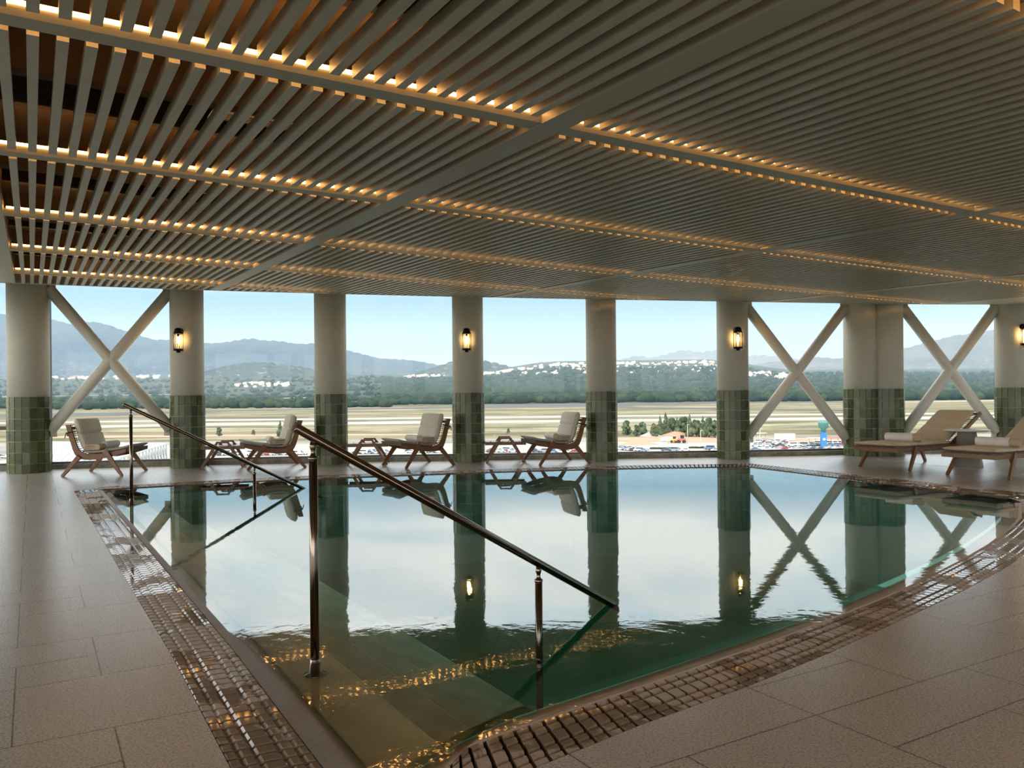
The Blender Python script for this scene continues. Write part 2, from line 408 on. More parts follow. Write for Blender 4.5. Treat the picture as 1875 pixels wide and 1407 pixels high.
# gutter channel and basin
def ribbon(name, out, inn, z0, z1, material, parent=None, n=60, kind=None):
    A = resample(out, n); B = resample(inn, n); mb = MB()
    V = [(p.x, p.y, z0) for p in A] + [(p.x, p.y, z1) for p in B] + [(p.x, p.y, z1-.03) for p in B] + [(p.x, p.y, z0-.03) for p in A]
    F = []
    for i in range(n-1):
        for k in range(4):
            a = k*n+i; b = ((k+1)%4)*n+i
            F.append((a, b, b+1, a+1))
    mb.add(V, F)
    return mb.build(name, material, parent)
def pinset(pl, d):    # shift inward
    P = [Vector((x, y)) for x, y in pl]; out = []
    for i, p in enumerate(P):
        e = P[min(i+1, len(P)-1)] - P[max(i-1, 0)]; e.normalize(); out.append((p.x - e.y*d, p.y + e.x*d))
    return out
def grate(label, out, inn):
    root = thing('overflow_grate', label, 'grate')
    L = (pl_len(out)+pl_len(inn))/2; n = int(L/.068)
    A = resample(out, n+1); B = resample(inn, n+1); mb = MB()
    prof = [(0.0,-.022),(0.01,-.004),(.03,0.0),(.13,0.0),(.16,-.006),(.19,-.006),(.22,0),(.32,0),(.35,-.007),(.38,-.007),(.41,0),(.62,0),(.65,-.007),(.68,-.007),(.71,0),(.81,0),(.84,-.006),(.87,-.006),(.90,0),(.97,0),(.99,-.004),(1.0,-.022)]
    for i in range(n):
        a0 = A[i].lerp(A[i+1], .13); a1 = A[i].lerp(A[i+1], .87); b0 = B[i].lerp(B[i+1], .13); b1 = B[i].lerp(B[i+1], .87)
        V = []
        for u, h in prof:
            p = a0.lerp(b0, u); q = a1.lerp(b1, u)
            V += [(p.x, p.y, h-.028), (p.x, p.y, h), (q.x, q.y, h), (q.x, q.y, h-.028)]
        m_ = len(prof)
        F = [(k*4+j, (k+1)*4+j, (k+1)*4+j+1, k*4+j+1) for k in range(m_-1) for j in range(3)]
        F += [(0,1,2,3), tuple(4*(m_-1)+j for j in (3,2,1,0))]
        mb.add(V, F)
    mb.build('slat_row', M['grate'], root, fix=True)
    g = ribbon('gutter', out, inn, -.085, -.085, M['gutter'], root)
    for pl in (out, inn):
        P = resample(pl, 60); wl = MB(); V = []
        for p in P: V += [(p.x, p.y, -.008), (p.x, p.y, -.085)]
        wl.add(V, [(2*i, 2*i+1, 2*i+3, 2*i+2) for i in range(59)]); wl.build('gutter_wall', M['gutter'], root)
    return root
grate('brown ribbed overflow grate wet in patches along the left edge of the pool', LEFT_OUT, LEFT_IN)
grate('brown ribbed overflow grate along the curved near edge of the pool', NEAR_OUT, NEAR_IN)
grate('narrow overflow grate along the far pool edge before the lounge chairs', FAR_OUT, FAR_IN)
grate('overflow grate along the right pool edge before the sun loungers', RIGHT_OUT, RIGHT_IN)

# coping inside the grates, water, basin
WZ = -.012
cl_in = pinset(LEFT_IN, -.13); cn_in = pinset(NEAR_IN, .17)
cn_in[0] = (-.43,2.50); cl_in[0] = (-.43,2.50); cn_in[1] = (-.20, 2.87)
cw = bpy.data.objects.new('pool_coping', None); C.objects.link(cw)
tag(cw, 'wet brown stone coping sloping under the water inside the grates', 'coping')
ribbon('coping_run', LEFT_IN, cl_in, -.003, -.026, M['coping'], cw)
ribbon('coping_run', NEAR_IN, cn_in, -.004, -.05, mat('wet_brown_coping', (.40,.21,.085), .5), cw)
ring_in = cn_in + RIGHT_IN[::-1][1:] + FAR_IN[::-1][1:] + cl_in[::-1][1:-1]
M['water_deep'] = m_water()
tag(poly_mesh('pool_water', [ring_in], WZ, -1.345, M['water_deep']), 'still teal pool water mirroring the windows and columns', 'water', kind='stuff')
wb = bpy.data.objects['pool_water']
MV = bpy.data.materials.new('water_body'); MV.use_nodes = True; nt = MV.node_tree; nt.nodes.clear()
for mt in (MV, M['water_deep']):
    ntm = mt.node_tree; va = ntm.nodes.new('ShaderNodeVolumeAbsorption'); va.inputs['Color'].default_value = (.06,.80,.77,1); va.inputs['Density'].default_value = .23
    om = next((n_ for n_ in ntm.nodes if n_.type == 'OUTPUT_MATERIAL'), None) or ntm.nodes.new('ShaderNodeOutputMaterial')
    ntm.links.new(va.outputs[0], om.inputs['Volume'])
    if mt is MV: tb_ = ntm.nodes.new('ShaderNodeBsdfTransparent'); ntm.links.new(tb_.outputs[0], om.inputs['Surface'])
wb.data.materials.append(MV)
for p_ in wb.data.polygons:
    zc_ = sum(wb.data.vertices[i].co.z for i in p_.vertices)/len(p_.vertices); p_.material_index = 0 if zc_ > WZ-1e-4 else 1
# extend water sheet over the coping (shallow film)
wat = ring_in
mb = MB()
def film(out, inn, mb, t0):
    n = 80; A = resample(out, n); B = resample(inn, n)
    V = []; 
    for p, q in zip(A, B):
        o_ = q.lerp(p, t0(len(V)/(2*n)) if callable(t0) else t0); V += [(o_.x, o_.y, WZ), (q.x, q.y, WZ)]
    mb.add(V, [(2*i, 2*i+1, 2*i+3, 2*i+2) for i in range(n-1)])
film(LEFT_IN, cl_in, mb, lambda s_: .12+.88*max(0, min(1, (s_-.12)/.20))+.05*math.sin(s_*60)*(s_ < .3)); film(NEAR_IN, cn_in, mb, lambda s_: .72+.27*min(1, s_*3)+.03*math.sin(s_*90))
fo = mb.build('water_film', M['water'], bpy.data.objects['pool_water'])
# basin shell
bs = MB(); n = len(ring_in)
bs.add([(x, y, -.045) for x, y in ring_in] + [(x, y, -1.35) for x, y in ring_in], [(i, (i+1)%n, (i+1)%n+n, i+n) for i in range(n)])
tri = tessellate_polygon([[Vector((x, y, 0)) for x, y in ring_in]])
bs.add([(x, y, -1.35) for x, y in ring_in], [tuple(q) for q in tri])
tag(bs.build('trim_1', M['basin']), kind='structure')
# submerged steps parallel to the left edge
st = thing('pool_steps', 'submerged ochre stone steps going down from the left pool edge', 'steps')
e0 = Vector((-.44, 2.50, 0)); ed = Vector((-.5225, .8526, 0)).normalized(); er = Vector((.8526, .5225, 0)).normalized()
zz = -.07
for k in range(5):
    d0 = .0 + .36*k - (.02 if k == 0 else 0); d1 = .36*(k+1)
    mb = MB(); L0 = -.15; L1 = 8.4
    P = [e0 + ed*L0 + er*d0, e0 + ed*L0 + er*d1, e0 + ed*L1 + er*d1, e0 + ed*L1 + er*d0]
    # clip near ends against the curved near wall
    def nearb(p):
        for _ in range(400):
            y = interp_y(cn_in, p.x) if p.x > cn_in[0][0] else cn_in[0][1]
            if p.y >= y+.005: break
            p = p + ed*.01
        return p
    q0 = e0 + er*d0; q1 = e0 + er*d1
    P[0] = nearb(q0 - ed*1.2); P[1] = nearb(q1 - ed*1.2)
    mb.hexa([(p.x, p.y, zz-.16) for p in P] + [(p.x, p.y, zz) for p in P]); mb.build('step', M['step'], st, bevel=.006)
    zz -= .18

# ------------------------------------------------------------------ columns
COLS = [('c1', -7.547, 12.597, .30), ('c2', -5.344, 13.28, .268), ('c3', -3.052, 13.586, .268), ('c4', -.747, 13.756, .268),
        ('c5', 1.531, 13.80, .262), ('c6', 3.807, 13.907, .268), ('c8', 8.73, 14.05, .28)]
def ccen(x, y, r):
    d = math.hypot(x, y); return x*(1+r/d), y*(1+r/d)
TROW = 1.2/6.83
def cyl_tiles(mb_t, mb_g, c, r, n=18, ang0=0, skip=None):
    mb_g.lathe([(r-.012, 0), (r-.012, 1.198)], 36, (c[0], c[1], 0))
    z1 = 1.2
    while z1 > 0.001:
        z0 = max(z1-TROW, 0.0)
        for k in range(n):
            q0 = 2*math.pi*(k+.045)/n + ang0; q1 = 2*math.pi*(k+.955)/n + ang0
            if skip and skip((q0+q1)/2): continue
            P = []
            for zz_ in (z0+.0038, z1-.0038):
                for rr, q in ((r-.014, q0), (r, q0), (r, q1), (r-.014, q1)):
                    P.append((c[0]+rr*math.cos(q), c[1]+rr*math.sin(q), zz_))
            mb_t.hexa(P)
        z1 -= TROW
    return
names = {'c1': 'thick round column at the far left, white above green tiles, left end of the left cross brace',
 'c2': 'round column with a wall lantern, right of the left cross brace, white above green tiles',
 'c3': 'plain round column without lantern between the second and third lounge chairs',
 'c4': 'round column with a wall lantern in the middle of the window front',
 'c5': 'plain round column without lantern just behind the rightmost lounge chair',
 'c6': 'round column with a wall lantern at the kink of the far pool edge, left of a cross brace',
 'c8': 'green tiled column cut by the right edge of the view behind the near sun lounger'}
CEN = {}
def column(label, discs):
    root = thing('column', label, 'column', group='round columns of the window front')
    tb, gb, sb = MB(), MB(), MB()
    for i, (c, r) in enumerate(discs):
        oth = [d for j, d in enumerate(discs) if j != i]
        sk = (lambda q: any(math.hypot(c[0]+r*math.cos(q)-o[0][0], c[1]+r*math.sin(q)-o[0][1]) < o[1]-.02 for o in oth)) if oth else None
        cyl_tiles(tb, gb, c, r+.014, 18, .17*i+.05, sk)
        sb.lathe([(r, 1.199), (r, 3.1+.02*(c[0] < -3))], 48, (c[0], c[1], 0))
    sb.build('shaft', M['plaster'], root); gb.build('grout', M['grout'], root); tb.build('tile_cladding', M['green_tile'], root, bevel=.0015)
    return root
for k, x, y, r in COLS:
    CEN[k] = (ccen(x, y, r), r); column(names[k], [CEN[k]])
CEN['c7'] = (ccen(6.17, 14.274, .285), .285); CEN['c7b'] = (ccen(6.60, 14.223, .285), .285)
column('wide double column of two merged shafts behind the far sun lounger', [CEN['c7'], CEN['c7b']])
for o in list(C.objects):
    if o.name.startswith('column') and 'group' in o: del o['group']

# ------------------------------------------------------------------ cross braces
def brace(label, p0, p1, zb0, zt0, zb1, zt1):
    root = thing('cross_brace', label, 'brace')
    x0, y0 = p0; x1, y1 = p1
    MB().tube([(x0, y0, zb0), (x1, y1, zt1)], .09, 24).build('pipe', M['pipe'], root)
    MB().tube([(x0, y0, zt0), (x1, y1, zb1)], .09, 24).build('pipe', M['pipe'], root)
    d = Vector((x1-x0, y1-y0, 0)).normalized()
    for (x, y, z_, s_) in ((x0, y0, zb0, 1), (x1, y1, zb1, -1), (x0, y0, zt0, 1), (x1, y1, zt1, -1)):
        c = Vector((x, y, z_)) + d*s_*.0
        MB().box((c.x, c.y, c.z), (.20, .016, .22), math.atan2(d.y, d.x)).build('gusset_plate', M['pipe'], root)
def edge_pt(k, toward, extra=0.0):
    (cx_, cy_), r = CEN[k]; (tx, ty), _ = CEN[toward]; d = Vector((tx-cx_, ty-cy_)).normalized()*(r+extra); return (cx_+d.x, cy_+d.y)
brace('white steel cross brace behind the left lounge chair, between the two leftmost columns', edge_pt('c1','c2'), edge_pt('c2','c1'), .66, 2.93, .64, 2.92)
brace('white steel cross brace left of the double column, car park behind it', edge_pt('c6','c7'), edge_pt('c7','c6'), .385, 2.66, .32, 2.66)
brace('white steel cross brace right of the double column, behind the sun loungers', edge_pt('c7b','c8'), edge_pt('c8','c7b'), .40, 2.66, .42, 2.62)

# ------------------------------------------------------------------ wall lanterns
def lantern(label, k, z_):
    (cx_, cy_), r = CEN[k]
    root = thing('wall_lantern', label, 'lamp', (cx_, cy_-r, z_), 0, None)
    MB().tube([(0, .004, .15), (0, -.012, .15)], .055, 24).build('backplate', M['black'], root, bevel=.003)
    m_ = MB(); m_.tube([(0, -.01, .15), (0, -.075, .15)], .014, 12); m_.lathe([(.002,.205), (.035,.20), (.058,.18), (.066,.15), (.066,.125)][::-1], 20, (0, -.085, 0)); m_.build('cap', M['black'], root)
    MB().lathe([(.074,.105), (.078,.11), (.078,.125), (.05,.13)], 24, (0, -.085, 0)).build('top_ring', M['black'], root)
    MB().lathe([(.02,-.205), (.03,-.20), (.034,-.175), (.078,-.172), (.080,-.145), (.074,-.14)], 24, (0, -.085, 0)).build('base_ring', M['black'], root)
    cg = MB()
    for q in range(8):
        a_ = 2*math.pi*q/8 + .2; x, y = .076*math.cos(a_), -.085+.076*math.sin(a_)
        cg.tube([(x, y, -.165), (x, y, .12)], .0035, 6)
    cg.build('cage_rods', M['black'], root)
    MB().lathe([(.060,-.14), (.060,.10)], 24, (0, -.085, 0)).build('glass_tube', M['glass'], root)
    b = MB().lathe([(.013,.06), (.013,.10)], 12, (0, -.085, 0)).build('bulb_socket', M['black'], root)
    MB().lathe([(.004,-.055), (.016,-.04), (.021,0), (.018,.035), (.012,.06)], 16, (0, -.085, 0)).build('bulb', M['bulb'], root)
    ld = bpy.data.lights.new('lantern_light', 'POINT'); ld.energy = 3.2; ld.color = (1.0,.52,.18); ld.shadow_soft_size = .03
    lo = bpy.data.objects.new('lantern_light', ld); C.objects.link(lo); lo.parent = root; lo.location = (0, -.085, .0)
    return root
lantern('lit black cage lantern on the column beside the left cross brace', 'c2', 2.10)
lantern('lit black cage lantern on the middle column of the window front', 'c4', 2.09)
lantern('lit black cage lantern on the column left of the right-hand braces', 'c6', 2.08)
lantern('lit cage lantern at the very right edge, on the cut-off column', 'c8', 2.10)

# ------------------------------------------------------------------ windows, sill
GL = [(x, y+.12) for x, y in SILL]
sl = MB()
for (x0, y0), (x1, y1) in zip(SILL, SILL[1:]):
    sl.hexa([(x0,y0,0),(x1,y1,0),(x1,y1+.26,0),(x0,y0+.26,0),(x0,y0,.075),(x1,y1,.075),(x1,y1+.26,.075),(x0,y0+.26,.075)])
tag(sl.build('trim_2', M['sill']), kind='structure')
cuts = [-9.9, -7.70, CEN['c2'][0][0], CEN['c3'][0][0], CEN['c4'][0][0], CEN['c5'][0][0], CEN['c6'][0][0], CEN['c7'][0][0]+.2, 8.97, 11.2]
for i, (x0, x1) in enumerate(zip(cuts, cuts[1:])):
    root = bpy.data.objects.new('window_%d' % (i+1), None); C.objects.link(root); tag(root, kind='structure')
    pts = [(x0, interp_y(GL, x0))] + [p for p in GL if x0+.05 < p[0] < x1-.05] + [(x1, interp_y(GL, x1))]
    g = MB()
    for (xa, ya), (xb, yb) in zip(pts, pts[1:]): g.add([(xa,ya,.09),(xb,yb,.09),(xb,yb,3.25),(xa,ya,3.25)], [(0,1,2,3)])
    g.build('pane', M['glass'], root)
    f = MB()
    for (xa, ya), (xb, yb) in zip(pts, pts[1:]):
        for zc, hh in ((.092, .035), (3.2, .06)):
            f.hexa([(xa,ya-.03,zc-hh/2),(xb,yb-.03,zc-hh/2),(xb,yb+.03,zc-hh/2),(xa,ya+.03,zc-hh/2),(xa,ya-.03,zc+hh/2),(xb,yb-.03,zc+hh/2),(xb,yb+.03,zc+hh/2),(xa,ya+.03,zc+hh/2)])
    f.box((x0, interp_y(GL, x0), 1.65), (.035, .09, 3.2))
    if i == 0: f.hexa([(x0,interp_y(GL,x0)-.02,.66),(x1,interp_y(GL,x1)-.02,.66),(x1,interp_y(GL,x1)+.02,.66),(x0,interp_y(GL,x0)+.02,.66),(x0,interp_y(GL,x0)-.02,.72),(x1,interp_y(GL,x1)-.02,.72),(x1,interp_y(GL,x1)+.02,.72),(x0,interp_y(GL,x0)+.02,.72)])
    f.build('window_frame', M['frame'], root)

# ------------------------------------------------------------------ walls and roof slab
def box_struct(name, c, d, m=None):
    return tag(MB().box(c, d).build(name, m or M['wall']), kind='structure')
mb = MB(); mb.box((.7, -4.3, .1), (22, .2, .5)); mb.box((.7, -4.3, 3.2), (22, .2, .8))
for k in range(9): mb.box((-10+2.72*k, -4.3, 1.6), (.5, .2, 3.4))  # unseen wall; openings between piers added to let fill light onto the columns
tag(mb.build('wall_back', M['wall']), kind='structure')
def side_wall(name, x, y0, y1):  # out of view; large openings added so daylight fills from the sides
    mb = MB(); mb.box((x, (y0+y1)/2, .15), (.2, y1-y0, .30)); mb.box((x, (y0+y1)/2, 3.15), (.2, y1-y0, .5))
    k = 5
    for i in range(k+1): mb.box((x, y0+(y1-y0)*i/k, 1.6), (.2, .25, 3.3))
    tag(mb.build(name, M['wall']), kind='structure')
side_wall('wall_left', -10.1, -4.2, 12.4); side_wall('wall_right', 11.4, -4.2, 14.8)
# upper slab follows the ceiling slope
sv = [(-10.3,-4.5), (11.7,-4.5), (11.7,15.3), (-10.3,15.3)]
mb = MB(); mb.hexa([(x, y, cz(x, y)+.40) for x, y in sv] + [(x, y, 4.0) for x, y in sv])
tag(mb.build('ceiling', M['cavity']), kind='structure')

# ------------------------------------------------------------------ slatted ceiling
EDGE = [(-7.62,12.03), (-5.07,12.78), (-3.0,13.18), (-.967,13.50), (1.53,13.76), (3.33,13.90), (5.37,14.07), (7.33,14.16)]
EAB = sorted(ab(x, y) for x, y in EDGE)
def bedge(a):
    if a <= EAB[0][0]: return EAB[0][1] + (EAB[0][0]-a)*.0
    for (a0, b0), (a1, b1) in zip(EAB, EAB[1:]):
        if a <= a1: return b0 + (b1-b0)*(a-a0)/(a1-a0)
    return EAB[-1][1]
def aedge(b):
    for k in range(4000):
        a = 14.0 - k*.005
        if bedge(a) >= b: return a
    return -1
T_B = [3.74 + 2.2604*i for i in range(-3, 5)]
T_NAMES = {0: 'foremost', 1: 'second', 2: 'third'}
BAYS = [(-.2, 2.433, 2.312, -1), (2.605, 6.653, 2.667, 1), (6.825, 10.873, 6.887, 1), (11.045, 13.62, 11.107, 1)]
A_MIN = -.2
def cbox(mb, a0, a1, b0, b1, h0, h1):
    return mb.hexa([CP(a0,b0,h0), CP(a1,b0,h0), CP(a1,b1,h0), CP(a0,b1,h0), CP(a0,b0,h1), CP(a1,b0,h1), CP(a1,b1,h1), CP(a0,b1,h1)])
rowname = ['behind the viewpoint', 'overhead', 'at the top edge of the view', 'nearest lit row', 'second lit row from the viewpoint', 'third lit row from the viewpoint', 'fourth lit row from the viewpoint', 'last lit row at the windows', 'row touching the windows']
colname = ['left of the wide main beam', 'right of the wide main beam', 'between the second and third beams', 'right of the third beam']
for j, (a0, a1, s0, sg) in enumerate(BAYS):
    edges = [T_B[0]-2.26] + T_B + [99]
    for i in range(len(edges)-1):
        lo = edges[i] + .12 + .055; hi0 = edges[i+1] - .07
        mb = MB(); cnt = 0; k = 0
        while True:
            a = s0 + sg*.1105*k; k += 1
            if a < a0+.02 or a+.047 > a1-.01: break
            hi = min(hi0, bedge(a+.02)-.02)
            if hi - lo < .05: continue
            cbox(mb, a, a+.047, lo, hi, 0, .060); cnt += 1
        if not cnt: continue
        o = mb.build('slatted_ceiling_panel', M['slat'])
        tag(o, 'slatted ceiling panel of pale battens, %s, %s' % (rowname[min(i, 8)], colname[j]), 'ceiling panel')
# wide beams (along B)
for (a0, a1), nm in (((2.433, 2.605), 'wide grey ceiling beam running from top right down to the left window bays'),
                     ((6.653, 6.825), 'second ceiling beam crossing the battens towards the middle windows'),
                     ((10.873, 11.045), 'third ceiling beam, farthest right, near the right windows')):
    mb = MB(); cbox(mb, a0, a1, -1.2, bedge((a0+a1)/2)-.01, -.004, .075); tag(mb.build('ceiling_beam', M['plank']), nm, 'beam')
mb = MB(); cbox(mb, -3.2, A_MIN, -1.2, 14.15, -.004, .10); tag(mb.build('ceiling_border', M['plank']), 'plain flat ceiling border at the left end of the battens', 'ceiling panel')
ordn = ['nearest the viewpoint, cut by the top right corner', 'crossing the top of the view', 'second down from the top left', 'third down from the top left', 'fourth down from the top left', 'last one before the windows']
for i, b in enumerate(T_B):
    ends = [(A_MIN, 2.433), (2.605, 6.653), (6.825, 10.873), (11.045, 13.62)]
    a_end = min(aedge(b+.12), 13.62)
    if i < 2: lab = ['behind the viewpoint', 'just behind the viewpoint'][i] if i < 1 else 'directly overhead'
    else: lab = ordn[min(i-2, 5)]
    root = thing('light_trough', 'orange glowing light trough between ceiling battens, ' + lab, 'ceiling light')
    for a0, a1 in ends:
        a1 = min(a1, a_end)
        if a1 - a0 < .1: continue
        mb = MB(); cbox(mb, a0, a1, b, b+.122, 0, .012); cbox(mb, a0, a1, b, b+.012, .012, .045); cbox(mb, a0, a1, b+.116, b+.122, .012, .014)
        mb.build('plank', M['plank'], root)
        mb = MB(); cbox(mb, a0+.02, a1-.02, b-.007, b+.014, .050, .064); mb.build('led_strip', M['led'], root)
# joists above, air grilles
for i, b in enumerate(T_B + [T_B[-1]+2.26]):
    for off, wd, hb in ((-.42, .07, .20), (-1.15, .12, .16)):
        if b+off < -.5: continue
        ae = min(aedge(b+off+.1), 13.6)
        if ae < 0: continue
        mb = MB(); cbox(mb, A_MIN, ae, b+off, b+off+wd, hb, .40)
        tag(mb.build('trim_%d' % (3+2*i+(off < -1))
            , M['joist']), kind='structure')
for (a, b, lab) in ((.98, 5.25, 'dark slotted air grille above the battens in the upper left bay'), (1.15, 7.55, 'dark slotted air grille above the battens, lower one nearer the windows')):
    root = thing('air_grille', lab, 'vent')
    mb = MB(); cbox(mb, a, a+.62, b, b+.03, .25, .27); cbox(mb, a, a+.62, b+.25, b+.28, .25, .27); cbox(mb, a, a+.03, b, b+.28, .25, .27); cbox(mb, a+.59, a+.62, b, b+.28, .25, .27); mb.build('grille_frame', M['black'], root)
    mb = MB()
    for k in range(9): cbox(mb, a+.03, a+.59, b+.035+k*.024, b+.045+k*.024, .25, .28)
    mb.build('blades', M['black'], root)
    mb = MB(); cbox(mb, a, a+.62, b, b+.28, .30, .39); mb.build('duct_box', M['gutter'], root)
# fascia along the window edge and border on the right
fa = MB(); FE = [(x, y) for x, y in EDGE]; FE = [(-9.9, 11.15)] + FE + [(8.0,14.13), (11.3,13.95)]
for (x0, y0), (x1, y1) in zip(FE, FE[1:]):
    z0, z1 = cz(x0, y0)-.004, cz(x1, y1)-.004
    fa.hexa([(x0,y0-.02,z0),(x1,y1-.02,z1),(x1,y1+.03,z1),(x0,y0+.03,z0),(x0,y0-.02,z0+.40),(x1,y1-.02,z1+.40),(x1,y1+.03,z1+.40),(x0,y0+.03,z0+.40)])
tag(fa.build('ceiling_fascia', M['plank']), 'thin pale fascia closing the batten ceiling along the windows', 'fascia')
mb = MB()
Pq = [CP(13.62, -1.2, -.004), (11.3, 8.0, cz(11.3, 8.0)-.004), (11.3, 13.95, cz(11.3, 13.95)-.004), (7.40, 14.16, cz(7.4, 14.16)-.004)]
a_, b_ = 13.62, bedge(13.62)
mb.hexa([*Pq, *[(p[0], p[1], p[2]+.1) for p in Pq]]); tag(mb.build('ceiling_border', M['plank']), 'plain flat ceiling border right of the battens above the sun loungers', 'ceiling panel')

# ------------------------------------------------------------------ handrails
def handrail(label, p1, p2, pe, z1, z2, zb1, ztop_ext):
    root = thing('handrail', label, 'handrail')
    P1 = Vector((*p1, 0)); P2 = Vector((*p2, 0)); PE = Vector((*pe, 0)); d = (PE-P1).normalized(); L = (PE-P1).length
    slope = (z1 - WZ)/L
    def rz(s_): return z1 - slope*s_
    dr = Vector((d.x, d.y, -slope)).normalized()
    a = Vector((P1.x, P1.y, z1)) - dr*ztop_ext; b = Vector((P1.x, P1.y, z1)) + dr*(L*1.28)
    MB().tube([a, a+dr*.006, b], [.019, .0215, .0215], 20).build('rail', M['steel'], root)
    # slotted side pieces of the rail give it ridges
    sidev = Vector((-d.y, d.x, 0))
    for s_ in (-1, 1): MB().tube([a+dr*.003+sidev*s_*.0165, b+sidev*s_*.0165], .008, 8).build('rail_ridge', M['steel'], root)
    for P, s_, zb in ((P1, 0.0, zb1), (P2, (P2-P1).length, -.62)):
        zt = rz(s_)
        MB().tube([(P.x, P.y, zb), (P.x, P.y, zt-.095)], .0195, 20).build('post', M['steel'], root)
        MB().lathe([(.0195, zt-.105), (.0225, zt-.10), (.0225, zt-.09), (.012, zt-.082), (.010, zt-.062), (.014, zt-.052), (.016, zt-.042), (.012, zt-.02)], 16, (P.x, P.y, 0)).build('bracket', M['steel'], root)
        MB().lathe([(.05, zb-.004), (.05, zb+.006), (.026, zb+.012), (.023, zb+.07), (.0195, zb+.075)], 24, (P.x, P.y, 0)).build('flange', M['steel'], root)
    return root
handrail('near bronze steel handrail sloping down into the pool in front of the viewpoint', (-.903,3.65), (.132,4.291), (.556,4.588), 1.005, .27, -.07, .095)
handrail('far bronze steel handrail in front of the left lounge chair, sloping into the pool', (-4.43,9.37), (-3.225,10.07), (-2.70,10.37), 1.06, .35, -.07, .09)

# ------------------------------------------------------------------ lounge chairs
def sweep_cushion(name, path, width, thick, material, parent, pinch=(), nw=9, yc=0.0):
    """padded slab following a path in the xz plane; path: (x,z) centre line"""
    n = 26; P = resample(path, n); V = []; ring = 20
    for i, p in enumerate(P):
        d = (P[min(i+1, n-1)] - P[max(i-1, 0)]).normalized(); nn = Vector((-d.y, d.x, 0)); s_ = i/(n-1)
        e = min(s_, 1-s_)*n*.34; k = math.sqrt(max(0, 1-(1-min(e, 1))**2))*.80+.20 if e < 1 else 1.0
        for c in pinch: k *= 1 - .55*math.exp(-((s_-c)/.022)**2)
        for q in range(ring):
            a = 2*math.pi*q/ring; ca, sa = math.cos(a), math.sin(a)
            yy = math.copysign(abs(ca)**.22, ca)*width/2*(1-.02*(1-k)); tt = math.copysign(abs(sa)**.6, sa)*thick/2*k*(1+.18*(1-abs(ca)))
            V.append((p.x + nn.x*tt, yy+yc, p.y + nn.y*tt))
    F = [(i*ring+q, i*ring+(q+1) % ring, (i+1)*ring+(q+1) % ring, (i+1)*ring+q) for i in range(n-1) for q in range(ring)]
    mb = MB(); mb.add(V, F, True); mb.add(V[:ring], [tuple(range(ring))], True); mb.add(V[-ring:], [tuple(range(ring))[::-1]], True)
    return mb.build(name, material, parent)
def smooth_path(pts, n=24):    # catmull-rom
    P = [Vector((*p, 0)) for p in pts]; P = [P[0]*2-P[1]] + P + [P[-1]*2-P[-2]]; out = []
    for i in range(1, len(P)-2):
        for k in range(6):
            u = k/6; a, b, c, d = P[i-1], P[i], P[i+1], P[i+2]
            q = .5*((2*b) + (c-a)*u + (2*a-5*b+4*c-d)*u*u + (3*b-a-3*c+d)*u**3); out.append((q.x, q.y))
    out.append((P[-2].x, P[-2].y)); return out
def make_chair():
    root = thing('lounge_chair', '-', 'chair')
    back = smooth_path([(.035,.77), (.09,.565), (.147,.38), (.20,.29), (.27,.254), (.42,.242), (.56,.258), (.72,.29), (.93,.352)])
    front = smooth_path([(.105,.775), (.165,.565), (.222,.415), (.285,.350), (.37,.328), (.49,.330), (.66,.352), (.80,.378), (.94,.405)])
    for s_ in (-1, 1):
        MB().prism(back + front[::-1], s_*.345-.017, s_*.345+.017).build('side_frame', M['wood'], root, bevel=.004)
        for nm, top, foot, wt in (('leg', (.245,.30), (0,0), .075), ('leg', (.625,.385), (.90,0), .085)):
            tp = Vector((top[0], s_*.372, top[1])); ft = Vector((foot[0], s_*.405, 0)); 
            MB().bar(tp, ft, wt, .044, t=.036, tb=.03).build(nm, M['wood'], root, bevel=.005)
    for x, z_ in ((.30,.30), (.60,.30), (.90,.365), (.085,.72)): MB().box((x, 0, z_), (.035, .66, .028)).build('crossbar', M['wood'], root, bevel=.003)
    F = resample(front, 34); rp = MB()
    for p in F: rp.tube([(p.x, -.345, p.y-.004), (p.x, .345, p.y-.004)], .0045, 6)
    for k in range(9):
        y = -.30+.075*k; rp.tube([(p.x, y, p.y-.004) for p in F], .004, 5)
    rp.build('woven_seat', M['rope'], root)
    fr = MB()
    for k in range(26):
        y = -.33+k*.0264; fr.box((.945, y, .385), (.012, .013, .055))
    fr.build('front_binding', M['rope'], root)
    sweep_cushion('seat_pad', [(.25,.375), (.35,.358), (.5,.362), (.7,.388), (.88,.420), (.975,.455)], .63, .045, M['pad'], root)
    sweep_cushion('back_cushion', [(.335,.375), (.27,.46), (.225,.60), (.185,.74), (.155,.855)], .61, .11, M['cushion'], root, pinch=(.56,))
    for s_ in (-1, 1):
        sp = MB(); sp.bar((.075, s_*.368, .655), (.19, s_*.362, .675), .02, t=.006); sp.bar((.06, s_*.372, .66), (.075, s_*.372, .60), .014, t=.006); sp.bar((.055, s_*.374, .66), (.03, s_*.374, .575), .012, t=.006)
        sp.build('tie_strap', M['strap'], root)
    return root
def chair_pose(nf, nr, ff, fr_, flip):
    """feet positions in plan -> (location of rear feet midpoint, heading)"""
    F_ = (Vector(nf)+Vector(ff))/2; Rr = (Vector(nr)+Vector(fr_))/2; d = F_-Rr
    return Rr + (d - d.normalized()*.90)/2, math.atan2(d.y, d.x)
poses = [((-5.805,12.05), (-6.725,12.05), (-5.842,12.85), (-6.755,12.85)),
         ((-4.13,12.763), (-3.334,13.134), (-4.573,13.52), (-3.733,13.865)),
         ((-1.721,12.814), (-.98,13.319), (-2.144,13.441), (-1.42,13.99)),
         ((.487,13.097), (1.276,13.382), (.182,13.837), (.969,14.10))]
